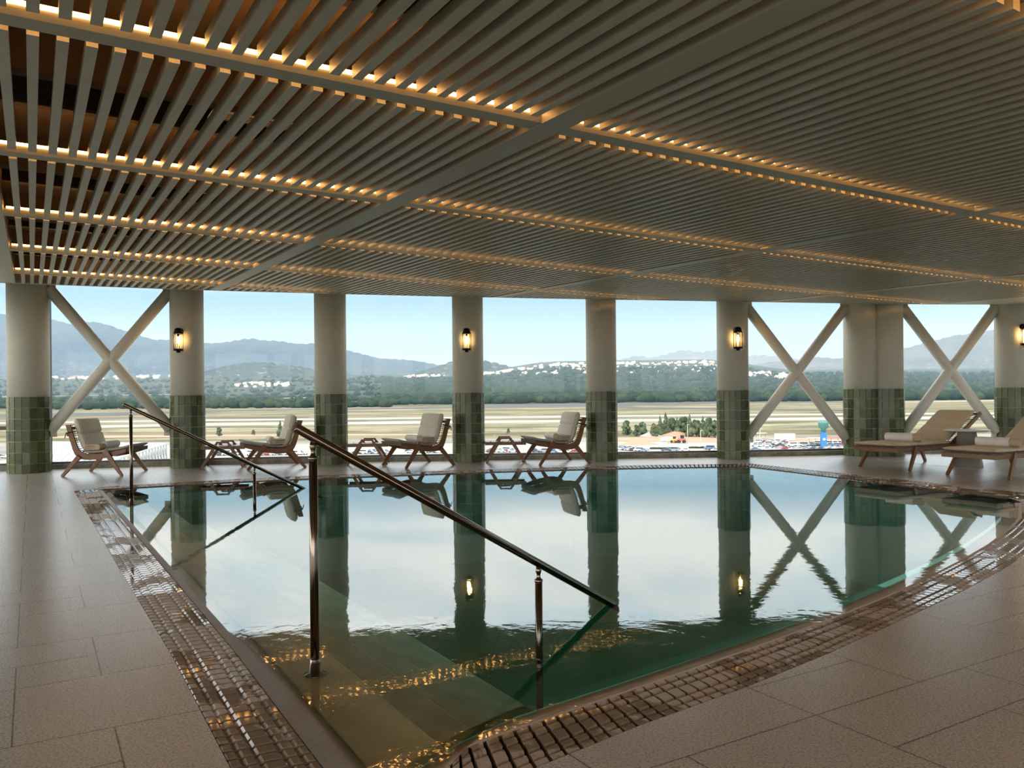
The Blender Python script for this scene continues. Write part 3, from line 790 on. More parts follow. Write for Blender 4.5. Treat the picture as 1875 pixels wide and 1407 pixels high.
clab = ['teak lounge chair at the far left turned to the right, before the left cross brace',
        'teak lounge chair facing left, partly behind the top end of the near handrail',
        'teak lounge chair facing left, third from the left, beside the middle column',
        'teak lounge chair facing left, rightmost of the four, against a column']
def make_roll(length, r, material, name, parent):
    """rolled towel: spiral cross-section extruded along y"""
    turns = 3.2; n = 84; th = r*.27; O = []; I = []
    for i in range(n+1):
        s_ = i/n; rr = r*(.16+.84*s_); a = -2*math.pi*turns*(1-s_) - 1.0
        O.append((rr*math.cos(a), rr*math.sin(a))); I.append((max(rr-th*.93, .002)*math.cos(a), max(rr-th*.93, .002)*math.sin(a)))
    V = []; ys = [-length/2, -length/2+.012, length/2-.012, length/2]; sc_ = [.975, 1, 1, .975]
    for y, s_ in zip(ys, sc_):
        V += [(x*s_, y, z_*s_+r*.96) for x, z_ in O] + [(x*s_, y, z_*s_+r*.96) for x, z_ in I]
    m_ = n+1; F = []
    for k in range(3):
        b0 = k*2*m_; b1 = (k+1)*2*m_
        for i in range(n):
            F.append((b0+i, b0+i+1, b1+i+1, b1+i)); F.append((b0+m_+i+1, b0+m_+i, b1+m_+i, b1+m_+i+1))
        F.append((b0+n, b0+m_+n, b1+m_+n, b1+n)); F.append((b0+m_, b0, b1, b1+m_))
    for b0, fl in ((0, 0), (3*2*m_, 1)):
        for i in range(n):
            q = (b0+i, b0+m_+i, b0+m_+i+1, b0+i+1); F.append(q[::-1] if fl else q)
    mb = MB(); mb.add(V, F, True); return mb.build(name, material, parent, fix=False)
def make_white_roll():
    o = make_roll(.40, .066, M['towel'], 'rolled_towel', None); return tag(o, '-', 'towel', None)
def make_folded():
    root = thing('folded_towel', '-', 'towel')
    for k in range(3):
        h = .030; mb = MB(); mb.box((0, 0, h/2+.001+k*h), (.20-.01*k, .24, h*.94)); mb.build('fold_layer', M['tan_towel'], root, bevel=.0125)
    mb = MB().tube([(.098, -.118, .047), (.098, .118, .047)], .044, 14); mb.build('folded_edge', M['tan_towel'], root)
    return root
ch0 = make_chair(); tw0 = make_white_roll(); fo0 = make_folded()
cl_wh = ['beside the folded towel on the leftmost lounge chair', 'on the lounge chair behind the near handrail top', 'on the lounge chair beside the middle column', 'on the rightmost lounge chair']
for i, ps in enumerate(poses):
    o = ch0 if i == 0 else copy_tree(ch0)
    loc, rz = chair_pose(*ps, False); o.location = (loc.x, loc.y, 0); o.rotation_euler = (0, 0, rz); o['label'] = clab[i]
    o['group'] = 'teak lounge chairs along the windows'
    near = -1 if i == 0 else 1     # lateral side that faces the viewpoint
    def onseat(x, y, z_): v = Matrix.Rotation(rz, 3, 'Z') @ Vector((x, y, z_)); return (loc.x+v.x, loc.y+v.y, z_)
    w_ = tw0 if i == 0 else tw0.copy()
    if i: C.objects.link(w_)
    w_.location = onseat(.50, -near*.07, .388); w_.rotation_euler = (0, 0, rz); w_['label'] = 'white towel roll ' + cl_wh[i]; w_['group'] = 'towels on the lounge seats'
    f2 = fo0 if i == 0 else copy_tree(fo0)
    f2.location = onseat(.385, near*.20, .385) if i == 0 else onseat(.40, near*.19, .386); f2.rotation_euler = (0, 0, rz); f2['label'] = 'beige folded towel ' + cl_wh[i].replace('beside the folded towel ', '').replace('beside the middle', 'near the middle'); f2['group'] = 'towels on the lounge seats'

# ------------------------------------------------------------------ slatted side tables
def make_table():
    root = thing('side_table', '-', 'table')
    sl_ = MB()
    for k in range(7): sl_.box((-.30+.1*k, 0, .345), (.088, .40, .018))
    sl_.build('tabletop_slats', M['wood'], root, bevel=.003)
    for s_ in (-1, 1): MB().box((0, s_*.19, .32), (.70, .028, .04)).build('table_rail', M['wood'], root, bevel=.003)
    for s_ in (-1, 1):
        h = MB(); y = s_*.215
        h.bar((-.125, y, .345), (-.085, y, .415), .034, t=.026); h.bar((.125, y, .345), (.085, y, .415), .034, t=.026); h.box((0, y, .415), (.20, .026, .028))
        h.build('handle', M['wood'], root, bevel=.003)
        for q in (-1, 1): MB().bar((q*.105, y, .375), (q*.33, y+s_*.02, 0), .055, .038, t=.028).build('leg', M['wood'], root, bevel=.003)
    return root
tb0 = make_table()
tlab = ['small slatted teak side table behind the far handrail, left of the second lounge chair', 'small slatted teak side table between two lounge chairs, left of the third chair', 'small slatted teak side table right of the middle column']
for i, (x, y, rz) in enumerate(((-4.81,13.50,.16), (-2.46,13.78,.07), (-.13,13.93,.06))):
    o = tb0 if i == 0 else copy_tree(tb0); o.location = (x, y, 0); o.rotation_euler = (0, 0, rz); o['label'] = tlab[i]; o['group'] = 'slatted side tables between the lounge chairs'

# ------------------------------------------------------------------ sun loungers (daybeds)
def make_daybed():
    """local: x along the bed from foot end (0) to head, y across, near side = -y"""
    root = thing('sun_lounger', '-', 'sun lounger')
    W = .74; f = MB()
    for s_ in (-1, 1): f.box((1.06, s_*(W/2-.015), .30), (2.12, .03, .065))
    f.box((.015, 0, .30), (.03, W-.06, .065)); f.box((2.10, 0, .30), (.03, W-.06, .05)); f.box((1.3, 0, .285), (.04, W-.06, .04))
    f.build('bed_frame', M['wood'], root, bevel=.004)
    for s_ in (-1, 1):
        for x0, x1 in ((.42, .20), (1.62, 1.86)):
            MB().bar((x0, s_*(W/2+.005), .33), (x1, s_*(W/2+.045), 0), .075, .045, t=.034).build('leg', M['wood'], root, bevel=.005)
    rp = MB()
    for k in range(30): rp.tube([(.03+k*.0455, -W/2+.01, .338), (.03+k*.0455, W/2-.01, .338)], .009, 6)
    for k in range(30): rp.box((-.004, -.33+k*.0228, .337), (.02, .011, .022))
    for s_ in (-1, 1):
        for k in range(46): rp.box((.04+k*.029, s_*(W/2-.004), .337), (.014, .018, .022))
    rp.build('woven_rope_deck', M['rope'], root)
    H0 = Vector((1.36, 0, .345)); H1 = Vector((2.14, 0, .80)); 
    br = MB()
    for s_ in (-1, 1): br.bar(H0+Vector((0, s_*.335, 0)), H1+Vector((0, s_*.335, 0)), .055, t=.034)
    br.bar(H1+Vector((-.02, -.335, -.012)), H1+Vector((-.02, .335, -.012)), .03, side=Vector((1,0,0)), t=.04)
    br.bar((1.80, -.3, .34), (1.85, -.3, .60), .03); br.bar((1.80, .3, .34), (1.85, .3, .60), .03)
    br.build('backrest_frame', M['wood'], root, bevel=.004)
    bw = MB()
    for k in range(22):
        p = H0.lerp(H1, .04+k*.043); bw.tube([(p.x, -.33, p.z), (p.x, .33, p.z)], .006, 6)
    for k in range(10):
        y = -.3+k*.0667; bw.tube([H0+Vector((0, y, .004)), H1+Vector((0, y, .004))], .005, 6)
    bw.build('backrest_weave', M['rope'], root)
    sweep_cushion('mattress', [(-.02,.385), (.10,.378), (.5,.374), (1.0,.374), (1.34,.376)], .70, .055, M['mattress'], root, pinch=(.40,))
    sweep_cushion('back_mattress', [(1.30,.40), (1.50,.49), (1.80,.665), (2.10,.84)], .60, .055, M['mattress'], root, pinch=(.5,), yc=.02)
    return root
db0 = make_daybed(); LD = math.atan2(.5, .866)
def roll_tip(parent=None):
    o = make_roll(.15, .060, M['tan_towel'], 'towel_end', parent); return o
for i, (x, y) in enumerate(((5.36, 11.93), (6.02, 10.66))):
    o = db0 if i == 0 else copy_tree(db0); o.location = (x, y, 0); o.rotation_euler = (0, 0, LD)
    o['label'] = ['teak sun lounger with tan mattress nearest the double column', 'teak sun lounger with tan mattress nearest the viewpoint, cut by the right edge'][i]; o['group'] = 'sun loungers at the right'
    v = Matrix.Rotation(LD, 3, 'Z') @ Vector((.62, .02, 0)); w_ = tw0.copy(); C.objects.link(w_); w_.location = (x+v.x, y+v.y, .402); w_.rotation_euler = (0, 0, LD+.15); w_['label'] = 'white towel roll on the sun lounger ' + ['by the double column', 'nearest the viewpoint'][i]; w_['group'] = 'towel rolls on the sun loungers'
    w_.scale = (1.05, 1.05, 1.05)
    t_ = roll_tip(w_); t_.location = (.0, -.245, .003)
# round pedestal table between them
rt = thing('pedestal_table', 'round pedestal table with pale top between the two sun loungers', 'table', (6.92, 12.28, 0))
MB().lathe([(.215, 0), (.215, .02), (.125, .535)], 28, smooth=False).build('staved_base', M['staves'], rt, bevel=.002)
MB().lathe([(.27, .535), (.315, .548), (.315, .560), (.30, .566)], 48).build('tabletop', M['tabletop'], rt)
tr = MB().lathe([(.05, 0), (.06, .012), (.055, .012), (.046, .004)], 20).build('small_dish', M['towel']); tr.location = (6.80, 12.32, .5665)
tag(tr, 'small pale dish lying on the round pedestal table', 'dish')
# floor channel drain by the loungers
dr = MB(); p0 = Vector((6.2, 13.7, 0)); p1 = Vector((7.4, 10.1, 0)); dd = (p1-p0).normalized(); nn = Vector((-dd.y, dd.x, 0))*.02
dr.hexa([tuple(p0-nn+Vector((0,0,.0005))), tuple(p1-nn+Vector((0,0,.0005))), tuple(p1+nn+Vector((0,0,.0005))), tuple(p0+nn+Vector((0,0,.0005))), *[tuple(p+Vector((0,0,.003))) for p in (p0-nn, p1-nn, p1+nn, p0+nn)]])
tag(dr.build('floor_drain', mat('drain_steel', (.5,.5,.5), .3, metal=1)), 'thin steel drain line in the floor beneath the sun loungers', 'drain')
# ------------------------------------------------------------------ exterior: terrain seen far below through the windows
random.seed(11)
def lerp_tab(tab, x):
    if x <= tab[0][0]: return tab[0][1]
    for (x0, y0), (x1, y1) in zip(tab, tab[1:]):
        if x <= x1: return y0 + (y1-y0)*(x-x0)/(x1-x0)
    return tab[-1][1]
GROUND = -25.8
PROF = [(1700, .01588), (2200, .0108), (3000, .0010), (3800, -.0085), (4500, -.0165), (5200, -.0205), (7000, -.024), (12000, -.022)]
def sstep(a, b, x):
    t_ = max(0, min(1, (x-a)/(b-a))); return t_*t_*(3-2*t_)
def ground_z(x, y):
    if y < 1700: return GROUND
    az = x/max(y, 1)
    v = lerp_tab(PROF, y)
    v -= .014*sstep(-.06, .06, az)*(1-sstep(.24, .36, az))*sstep(3600, 5200, y)
    v += .006*(1-sstep(-.32, -.16, az))*sstep(2200, 3400, y)*(1-sstep(4300, 5200, y))
    return EYE - v*y + 2.5*math.sin(x*.004+y*.003)*sstep(1700, 2600, y)
def gp(u, v, z=GROUND):
    du = u-937.5; dv = v-718.4; c_ = math.sqrt(1-ROLL**2)
    a = du*c_-dv*ROLL; b = du*ROLL+dv*c_; y = (EYE-z)*1477/b; return a/1477*y, y
def f_(t, b):
    p = pos_co(t); sp = t.n('ShaderNodeSeparateXYZ', i_0=p); y = sp.outputs[1]
    st_ = t.noise(t.mapping(p, (.0012, .012, 1)), 1.0, 7, .62, .4)
    fn_ = t.noise(t.mapping(p, (.012, .03, 1)), 1.0, 6, .7)
    c = t.ramp(st_, [(.30, (.12,.112,.06)), (.45, (.20,.17,.10)), (.55, (.28,.245,.155)), (.70, (.36,.33,.23))])
    c = t.mix(t.maprange(fn_, .46, .60, 0, .85), c, (.075,.078,.040))
    far = t.maprange(y, 1550, 1900)
    fc = t.ramp(t.noise(t.mapping(p, (.0016, .007, 1)), 1.0, 7, .68), [(.35, (.022,.036,.022)), (.52, (.036,.052,.028)), (.66, (.13,.12,.07))])
    c = t.mix(far, c, fc)
    pk = t.m('LESS_THAN', y, 470)
    c = t.mix(t.m('MULTIPLY', pk, t.maprange(fn_, .35, .6, 1, .45)), c, (.30,.285,.26))
    t.put(b.inputs['Base Color'], c)
M['land'] = mat('dry_land', rough=.95, spec=.1, fn=f_)
ys = [60, 120, 200, 300, 420, 560, 720, 900, 1150, 1400, 1700] + [1850+170*k for k in range(40)] + [9200, 10500, 12500]
azs = [-.95 + 1.9*k/70 for k in range(71)]
mb = MB(); mb.add([(a*y, y, ground_z(a*y, y)) for y in ys for a in azs], grid_faces(len(ys), len(azs)), True)
# the land carries on around and behind the building
mb.add([(-3000,-1500,GROUND-.3), (3000,-1500,GROUND-.3), (3000,1700,GROUND-.3), (-3000,1700,GROUND-.3)], [(0,1,2,3)])
tag(mb.build('ground', M['land'], fix=False), kind='structure')

def strip(name, pts, width, material, label, cat, dz=.12):
    """a band on the plain through image-checked ground points (x,y)"""
    P = [Vector((*p, 0)) for p in pts]; V = []
    for i, p in enumerate(P):
        d = (P[min(i+1, len(P)-1)]-P[max(i-1, 0)]).normalized(); n_ = Vector((-d.y, d.x, 0))
        wd = width[i] if isinstance(width, (list, tuple)) else width
        for s_ in (-.5, .5): q = p + n_*wd*s_; V.append((q.x, q.y, ground_z(q.x, q.y)+dz))
    mb = MB(); mb.add(V, [(2*i, 2*i+2, 2*i+3, 2*i+1) for i in range(len(P)-1)]); return tag(mb.build(name, material, fix=False), label, cat)
def f_(t, b):
    n = t.noise(t.mapping(pos_co(t), (.004, .03, 1)), 1.0, 5, .6); t.put(b.inputs['Base Color'], t.ramp(n, [(.35, (.05,.052,.056)), (.65, (.085,.085,.088))]))
M['asphalt'] = mat('runway_asphalt', rough=.9, fn=f_)
M['concrete'] = mat('pale_concrete', (.33,.315,.28), .9)
M['track'] = mat('dirt_track', (.34,.30,.24), .95)
strip('runway', [gp(-40,760), gp(200,758.5), gp(420,752.5), gp(600,750), gp(830,746.5), gp(1000,743.5), gp(1120,742)], [230,220,130,120,150,260,300], M['asphalt'], 'dark asphalt runway crossing the plain at its far side', 'runway')
strip('runway', [gp(1000,742.5), gp(1130,740.5), gp(1230,740), gp(1330,736.8), gp(1560,737)], [200,330,180,110,100], M['asphalt'], 'dark curving taxiway end right of the runway', 'runway', .2)
strip('service_road', [gp(1120,746.5), gp(1250,747.5), gp(1330,750), gp(1560,752)], [50,60,50,40], M['asphalt'], 'thin dark road branching below the taxiway on the right', 'road', .2)
strip('service_road', [gp(-40,768), gp(300,766), gp(560,765)], 28, M['asphalt'], 'thin dark road below the runway at the left', 'road')
strip('taxiway', [gp(-40,776), gp(375,770), gp(830,765.5), gp(1313,760.5), gp(1875,757)], 62, M['concrete'], 'upper pale concrete taxiway across the dry grass', 'road')
strip('taxiway', [gp(-40,786), gp(375,777.8), gp(830,773.5), gp(1313,768.8), gp(1875,764)], 70, M['concrete'], 'lower pale concrete taxiway across the dry grass, closest to the car park', 'road')
strip('dirt_track', [gp(-40,741), gp(300,738), gp(600,735.5)], 60, M['track'], 'pale dirt track behind the runway on the left', 'road')
strip('dirt_track', [gp(1560,735), gp(1680,736), gp(1875,733)], 110, M['track'], 'pale dirt track behind the right cross brace', 'road')
strip('field_road', [(-2350,3400), (-1960,3500), (-1500,3650)], 45, M['concrete'], 'long pale road far behind the runway at the left', 'road', 5)
strip('car_park', [gp(60,836), gp(560,829), gp(1000,824), gp(1330,821), gp(1640,822)], [150,120,105,110,120], M['concrete'], 'pale paved car park along the foot of the view', 'car park', .06)
M['earth'] = mat('reddish_earth', (.40,.25,.165), .95)
strip('bare_earth', [gp(1120,806), gp(1200,804), gp(1290,806), gp(1420,806), gp(1560,808)], [20,46,50,40,34], M['earth'], 'bare reddish earth strip behind the car park', 'ground patch', .09)
strip('bare_earth', [gp(90,801), gp(300,799), gp(600,797), gp(830,796)], [30,30,26,18], M['earth'], 'bare pinkish earth strip in the grass at the left', 'ground patch', .09)

# ---- mountains
def m_mount(name, c0, c1, spots):
    def f(t, b):
        p = pos_co(t); n = t.noise(t.mapping(p, (.0011, .0011, .003)), 1.0, 9, .68, .3)
        c = t.ramp(n, [(.34, c0), (.60, c1)])
        if spots:
            vz = t.n('ShaderNodeSeparateXYZ', i_0=p).outputs[2]
            s_ = t.noise(t.mapping(p, (.02, .02, .03)), 1.0, 3, .7)
            c = t.mix(t.m('MULTIPLY', t.maprange(s_, .58, .66), t.maprange(vz, 60, 420, 1, 0)), c, (.42,.40,.37))
        t.put(b.inputs['Base Color'], c); t.put(b.inputs['Normal'], t.bump(n, .9, 160))
    return mat(name, rough=1.0, spec=0.0, fn=f)
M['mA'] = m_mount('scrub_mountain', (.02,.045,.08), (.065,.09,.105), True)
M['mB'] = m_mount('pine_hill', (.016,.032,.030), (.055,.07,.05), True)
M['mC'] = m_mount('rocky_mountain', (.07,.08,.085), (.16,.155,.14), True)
def mountain(label, prof, dist, depth, material, seed, foot=0.0, rough=.05):
    """ridge line (px,py) at distance dist; real slopes in front and behind"""
    rr = random.Random(seed); nu = 150; nv = 26; u0, u1 = prof[0][0], prof[-1][0]; V = []
    ph = [rr.uniform(0, 6.28) for _ in range(12)]
    for i in range(nu):
        u = u0+(u1-u0)*i/(nu-1); v = lerp_tab(prof, u)
        az = (u-937.5)/1477; ez = (718.4-v-ROLL*(u-937.5))/1477
        for j in range(nv):
            s_ = j/(nv-1)*2-1           # -1 front foot, 0 crest, 1 back foot
            y = dist + s_*depth*(1 if s_ < 0 else .8)
            base = foot*dist
            k = (1-abs(s_))**.85
            w_ = sum(math.sin(az*f_*9+ph[q]+s_*3*(q % 3))*.5/(1+q*.35) for q, f_ in enumerate((2,4,7,11,17,23,31,43,57,70,83,97)))
            hgt = ez*dist + EYE + ez*dist*.02*(math.sin(u*.37+ph[1])+.6*math.sin(u*.83+ph[2])+.5*math.sin(u*1.7+ph[3]))
            z_ = base + (hgt-base)*k*(1+rough*w_*(1-k)*4) if abs(s_) > 1e-6 else hgt
            end = min(i, nu-1-i)/9.0
            z_ = base + (z_-base)*1.0
            V.append((az*y if False else az*dist*(1+.0*s_), y, z_ if end >= 1 or True else 0))
    mb = MB(); mb.add(V, grid_faces(nu, nv), True); return tag(mb.build('mountain', material, fix=False), label, 'mountain')
RNG = [(-260,560),(-150,560),(-60,572),(0,575.6),(60,580),(91,581),(125,588),(150,597),(158,591),(165,589.6),(199,592),(222,602),(250,609),(284,621),(313,624),(372,628),(430,625),(452,622),(466,620.5),(480,623),(515,624),(545,628),(578,628),(610,634),(640,642),(700,655),(760,660),(800,667),(835,678),(870,692)]
mountain('high blue mountain range filling the left side of the horizon', RNG, 9000, 2600, M['mA'], 3, -.0)
mountain('dark pointed hill right of the middle column with the lantern', [(725,694),(745,688),(775,679),(800,671),(832,660),(850,656),(880,658),(905,663),(930,669),(955,676),(975,684),(995,693)], 6200, 900, M['mB'], 5, .01)
mountain('low wooded hill at the foot of the left range between two columns', [(330,692),(360,686),(390,677),(420,669),(450,664),(470,663),(490,664),(520,667),(560,673),(600,681),(650,687),(700,693)], 6000, 1000, M['mB'], 6, .008)
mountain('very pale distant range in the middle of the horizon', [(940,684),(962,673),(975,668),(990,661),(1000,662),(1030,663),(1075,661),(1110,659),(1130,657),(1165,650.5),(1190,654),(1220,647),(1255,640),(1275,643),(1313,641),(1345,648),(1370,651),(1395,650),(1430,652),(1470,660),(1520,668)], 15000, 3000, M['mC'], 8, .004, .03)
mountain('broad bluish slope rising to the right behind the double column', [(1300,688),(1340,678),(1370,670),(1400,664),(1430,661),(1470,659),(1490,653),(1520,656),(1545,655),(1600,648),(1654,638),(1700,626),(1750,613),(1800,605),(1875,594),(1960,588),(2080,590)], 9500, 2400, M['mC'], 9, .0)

# ---- trees
M['leaf'] = mat('evergreen_foliage', rough=1.0, spec=.05, fn=lambda t, b: t.put(b.inputs['Base Color'], t.ramp(t.n('ShaderNodeNewGeometry').outputs['Random Per Island'], [(0, (.014,.030,.020)), (.6, (.026,.046,.026)), (1, (.05,.066,.034))])))
M['leaf_pale'] = mat('dusty_pine_foliage', rough=1.0, spec=.05, fn=lambda t, b: t.put(b.inputs['Base Color'], t.ramp(t.n('ShaderNodeNewGeometry').outputs['Random Per Island'], [(0, (.040,.062,.040)), (.6, (.070,.095,.058)), (1, (.11,.13,.08))])))
M['bark'] = mat('bark', (.10,.07,.05), .9)
ICO_V = []; ICO_F = []
bm = bmesh.new(); bmesh.ops.create_icosphere(bm, subdivisions=1, radius=1); bm.verts.ensure_lookup_table()
ICO_V = [v.co.copy() for v in bm.verts]; ICO_F = [tuple(v.index for v in f.verts) for f in bm.faces]; bm.free()
def blob(mb, x, y, z_, r, h, rr):
    mb.add([(x+v.x*r*(.85+.3*rr.random()), y+v.y*r, z_+(v.z+.75)*h*.58*(.85+.3*rr.random())) for v in ICO_V], ICO_F, True)
def forest(label, n, azf, ylo, yhi, r0, r1, seed, dens=None):
    rr = random.Random(seed); mb = MB(); k = 0; tries = 0
    while k < n and tries < n*6:
        tries += 1
        y = math.sqrt(rr.uniform(ylo**2, yhi**2)) if dens is None else ylo*(yhi/ylo)**rr.random()
        a = rr.uniform(*azf); x = a*y
        if dens and rr.random() > dens(a, y): continue
        r = rr.uniform(r0, r1); blob(mb, x, y, ground_z(x, y), r, r*rr.uniform(1.0, 1.5), rr); k += 1
    return tag(mb.build('forest', M['leaf'], fix=False), label, 'trees', kind='stuff')
forest('dense dark green olive and pine forest covering the middle plain', 5200, (-.16, .30), 1850, 4700, 9, 17, 21, lambda a, y: 1 if y > 1900+60*math.sin(a*90) else .3)
forest('woodland covering the rising plain behind the right cross braces', 2600, (.28, .66), 1800, 4700, 10, 18, 22, lambda a, y: 1)
def rowd(a, y): return .9 if math.sin(y*.014+a*9) > .45 else (.35 if y > 3400 else .06)
forest('rows of orchard trees and scattered scrub behind the runway at the left', 1700, (-.66, -.15), 1560, 5200, 6, 13, 23, rowd)

def tree(label, u, v, h, kind, seed, z_=GROUND, group=None):
    rr = random.Random(seed); x, y = gp(u, v, z_); root = thing('tree', label, 'tree', (x, y, z_), 0, group)
    MB().tube([(0,0,0), (.1,0,h*.35), (0,0,h*.7)], [h*.03, h*.022, h*.01], 8).build('trunk', M['bark'], root)
    mb = MB(); n = 34 if kind != 'cone' else 24
    for k in range(n):
        s_ = k/(n-1)
        if kind == 'cone': zz_ = h*(.12+.80*s_); rad = h*.24*(1-s_*.86); ox = rr.uniform(-.3, .3)*rad; oy = rr.uniform(-.3, .3)*rad; bs_ = rad*.7
        else: zz_ = h*(.12+.62*s_); q = rr.uniform(0, 6.28); d_ = h*.26*math.sqrt(rr.random())*(1.1-.7*s_); ox = d_*math.cos(q); oy = d_*math.sin(q); bs_ = h*rr.uniform(.08, .14)
        mb.add([(ox+p.x*bs_*(.8+.4*rr.random()), oy+p.y*bs_*(.8+.4*rr.random()), zz_+p.z*bs_*1.1*(.8+.4*rr.random())) for p in ICO_V], ICO_F, False)
    mb.build('foliage', M['leaf_pale'], root); return root
grove = [(1147,797,11,'round','single round tree at the left end of the grove'), (1166,799,8,'round','small bush-like tree left of the gravel heap'), (1176,799,10,'round','dark twin-topped tree above the gravel heap'),
 (1197,800,9,'round','low tree beside the start of the grove'), (1209,799,13,'cone','slender tree in the left part of the grove'), (1219,798,15,'cone','tallest tree left of the earth mound'), (1230,798,13,'round','wide tree behind the earth mound'),
 (1240,799,12,'cone','pointed tree right above the earth mound'), (1252,799,14,'round','broad dark tree behind the red machine'), (1263,800,14,'cone','high pointed tree right of the machines'), (1275,800,12,'round','bushy tree in the right part of the grove'),
 (1287,801,13,'cone','pale green pointed tree in the right part of the grove'), (1298,801,13,'round','wide pale green tree near the lantern column'), (1309,802,12,'round','last tree of the grove touching the lantern column'), (1322,802,11,'round','tree half hidden by the lantern column')]
for i, (u, v, h, k, lab) in enumerate(grove): tree(lab + ' seen through the windows', u, v, h, k, 100+i, group='trees of the grove behind the car park')
tree('dark pointed fir standing alone in the grass above the second chair', 513, 800, 11, 'cone', 77)
tree('round shrub alone in the dry grass behind the far handrail', 401, 799, 7, 'round', 78)
tree('small shrub in the dry grass between the far handrail and the fir', 464, 797, 4.5, 'round', 79)
tree('small shrub in the dry grass above the right-hand side table', 931, 794, 4, 'round', 81)
for i, (u, v, h) in enumerate(((158,748,20),(168,746,24),(180,745,17),(196,747,26),(206,746,20),(216,744,22),(226,742,14),(246,743,18),(252,744,22))):
    tree('round tree ' + ['at the left end', 'second from the left', 'third, small,', 'largest', 'just right of the largest', 'in the middle', 'smallest', 'last but one', 'at the right end'][i] + ' of the clump behind the left brace', u, v, h, 'round', 130+i, GROUND+.0, 'trees behind the left cross brace')

# ---- town buildings
M['render'] = mat('white_render', rough=.9, fn=lambda t, b: t.put(b.inputs['Base Color'], t.ramp(t.n('ShaderNodeObjectInfo').outputs['Random'], [(0, (.55,.53,.49)), (.6, (.72,.71,.68)), (.93, (.60,.52,.46)), (1, (.46,.32,.25))])))
def house_mesh(nm, wd, dp, ht, roof):
    mb = MB(); mb.box((0,0,ht/2), (wd, dp, ht))
    if roof: mb.prism([(-wd/2-.4, ht), (wd/2+.4, ht), (0, ht+wd*.22)], -dp/2-.4, dp/2+.4)
    else: mb.box((wd*.2,0,ht+1.2), (wd*.3, dp*.4, 2.4)); mb.box((0,-dp/2-.5,ht*.55), (wd*.8, 1.0, .9)); mb.box((0,-dp/2-.5,ht*.85), (wd*.8, 1.0, .9))
    o = mb.build(nm, M['render'], fix=False); return o
kinds = [house_mesh('house', 12, 11, 9, False), house_mesh('house', 15, 12, 12, False), house_mesh('house', 11, 9, 6, True), house_mesh('house', 24, 12, 10, False)]
used = set()
def town(n, azlo, azhi, ylo, yhi, label, group, seed, sc_=(1.0, 1.7)):
    rr = random.Random(seed)
    for i in range(n):
        k = rr.randrange(4); o = kinds[k]
        if k in used: o = o.copy(); C.objects.link(o)
        used.add(k)
        y = rr.uniform(ylo, yhi); a = rr.uniform(azlo, azhi); s_ = rr.uniform(*sc_)
        o.location = (a*y, y, ground_z(a*y, y)-1); o.rotation_euler = (0, 0, rr.uniform(-.5, .5)); o.scale = (s_*rr.uniform(.8, 1.5), s_, s_)
        tag(o, label, 'building', group)
town(235, -.035, .262, 4350, 5250, 'tiny pale town house on the ridge above the forest in the middle', 'town on the ridge', 41, (.7, 1.3))
town(34, .285, .345, 4150, 4500, 'white apartment block behind the left arm of the right-hand brace', 'white blocks behind the right-hand brace', 42, (1.3, 2.0))
town(26, -.345, -.275, 4300, 4700, 'tiny white building at the foot of the low wooded hill', 'white village under the wooded hill', 43, (1.0, 1.7))
town(40, -.13, .0, 4900, 5300, 'tiny white building at the foot of the range left of the dark hill', 'white village left of the dark hill', 44, (.9, 1.5))
town(45, -.60, -.40, 5200, 6800, 'tiny pale house scattered at the foot of the left mountains', 'houses at the foot of the left mountains', 45, (1.2, 2.0))

# ---- car park
CARC = [(.75,.75,.75), (.80,.80,.78), (.06,.07,.09), (.20,.24,.30), (.45,.47,.50), (.60,.60,.62), (.10,.16,.28), (.30,.05,.04)]
M['car'] = mat('car_paint', rough=.25, spec=.6, fn=lambda t, b: t.put(b.inputs['Base Color'], t.ramp(t.n('ShaderNodeObjectInfo').outputs['Random'], [(i/7.5, c) for i, c in enumerate(CARC)], 'CONSTANT')))
M['carglass'] = mat('car_glass', (.02,.03,.04), .08)
M['tyre'] = mat('tyre', (.02,.02,.02), .8)
def make_car(van=False):
    root = thing('car', '-', 'car')
    P = [(-2.2,.35),(-2.25,.75),(-2.1,.95),(-1.6,1.0),(-1.15,1.42),(.35,1.45),(1.05,.98),(2.0,.85),(2.2,.6),(2.2,.35)] if not van else [(-2.4,.35),(-2.45,1.0),(-2.35,1.95),(1.2,2.0),(1.75,1.2),(2.35,1.05),(2.45,.6),(2.45,.35)]
    MB().prism(P, -.88, .88).build('body', M['car'], root, bevel=.06)
    G = [(-1.5,1.02),(-1.1,1.36),(.3,1.39),(.9,1.02)] if not van else [(-2.0,1.25),(-2.0,1.8),(1.1,1.82),(1.5,1.25)]
    MB().prism(G, -.90, .90).build('side_windows', M['carglass'], root)
    for x in (-1.4, 1.4):
        for s_ in (-1, 1): MB().tube([(x, s_*.72, .33), (x, s_*.91, .33)], .33, 14).build('wheel', M['tyre'], root)
    return root
car0 = make_car(); van0 = make_car(True); firsts = {id(car0): True, id(van0): True}
cr_ = random.Random(5)
rows = [((1378,818),(1545,817),15,'upper row left of the double column'), ((1378,825.5),(1560,826),11,'front row left of the double column'), ((1384,812),(1440,812.5),5,'short upper row behind the lantern column'),
        ((1132,824),(1182,828),6,'cluster just right of the plain column'), ((1215,827),(1262,827),4,'pair of rows below the red machine'), ((1296,823),(1313,828),3,'cluster beside the lantern column'),
        ((894,829),(944,829),5,'row under the right-hand side table'), ((976,829),(1062,830),6,'row behind the rightmost chair legs'), ((648,832),(716,831),6,'row seen under the middle side table'),
        ((745,830),(812,830),5,'row behind the legs of the third chair'), ((392,835),(440,834),5,'row seen under the left side table'), ((455,835),(560,833),9,'row behind the legs of the second chair'), ((2,838),(14,840),2,'row at the far left edge'), ((1665,829),(1720,829),4,'row behind the far sun lounger')]
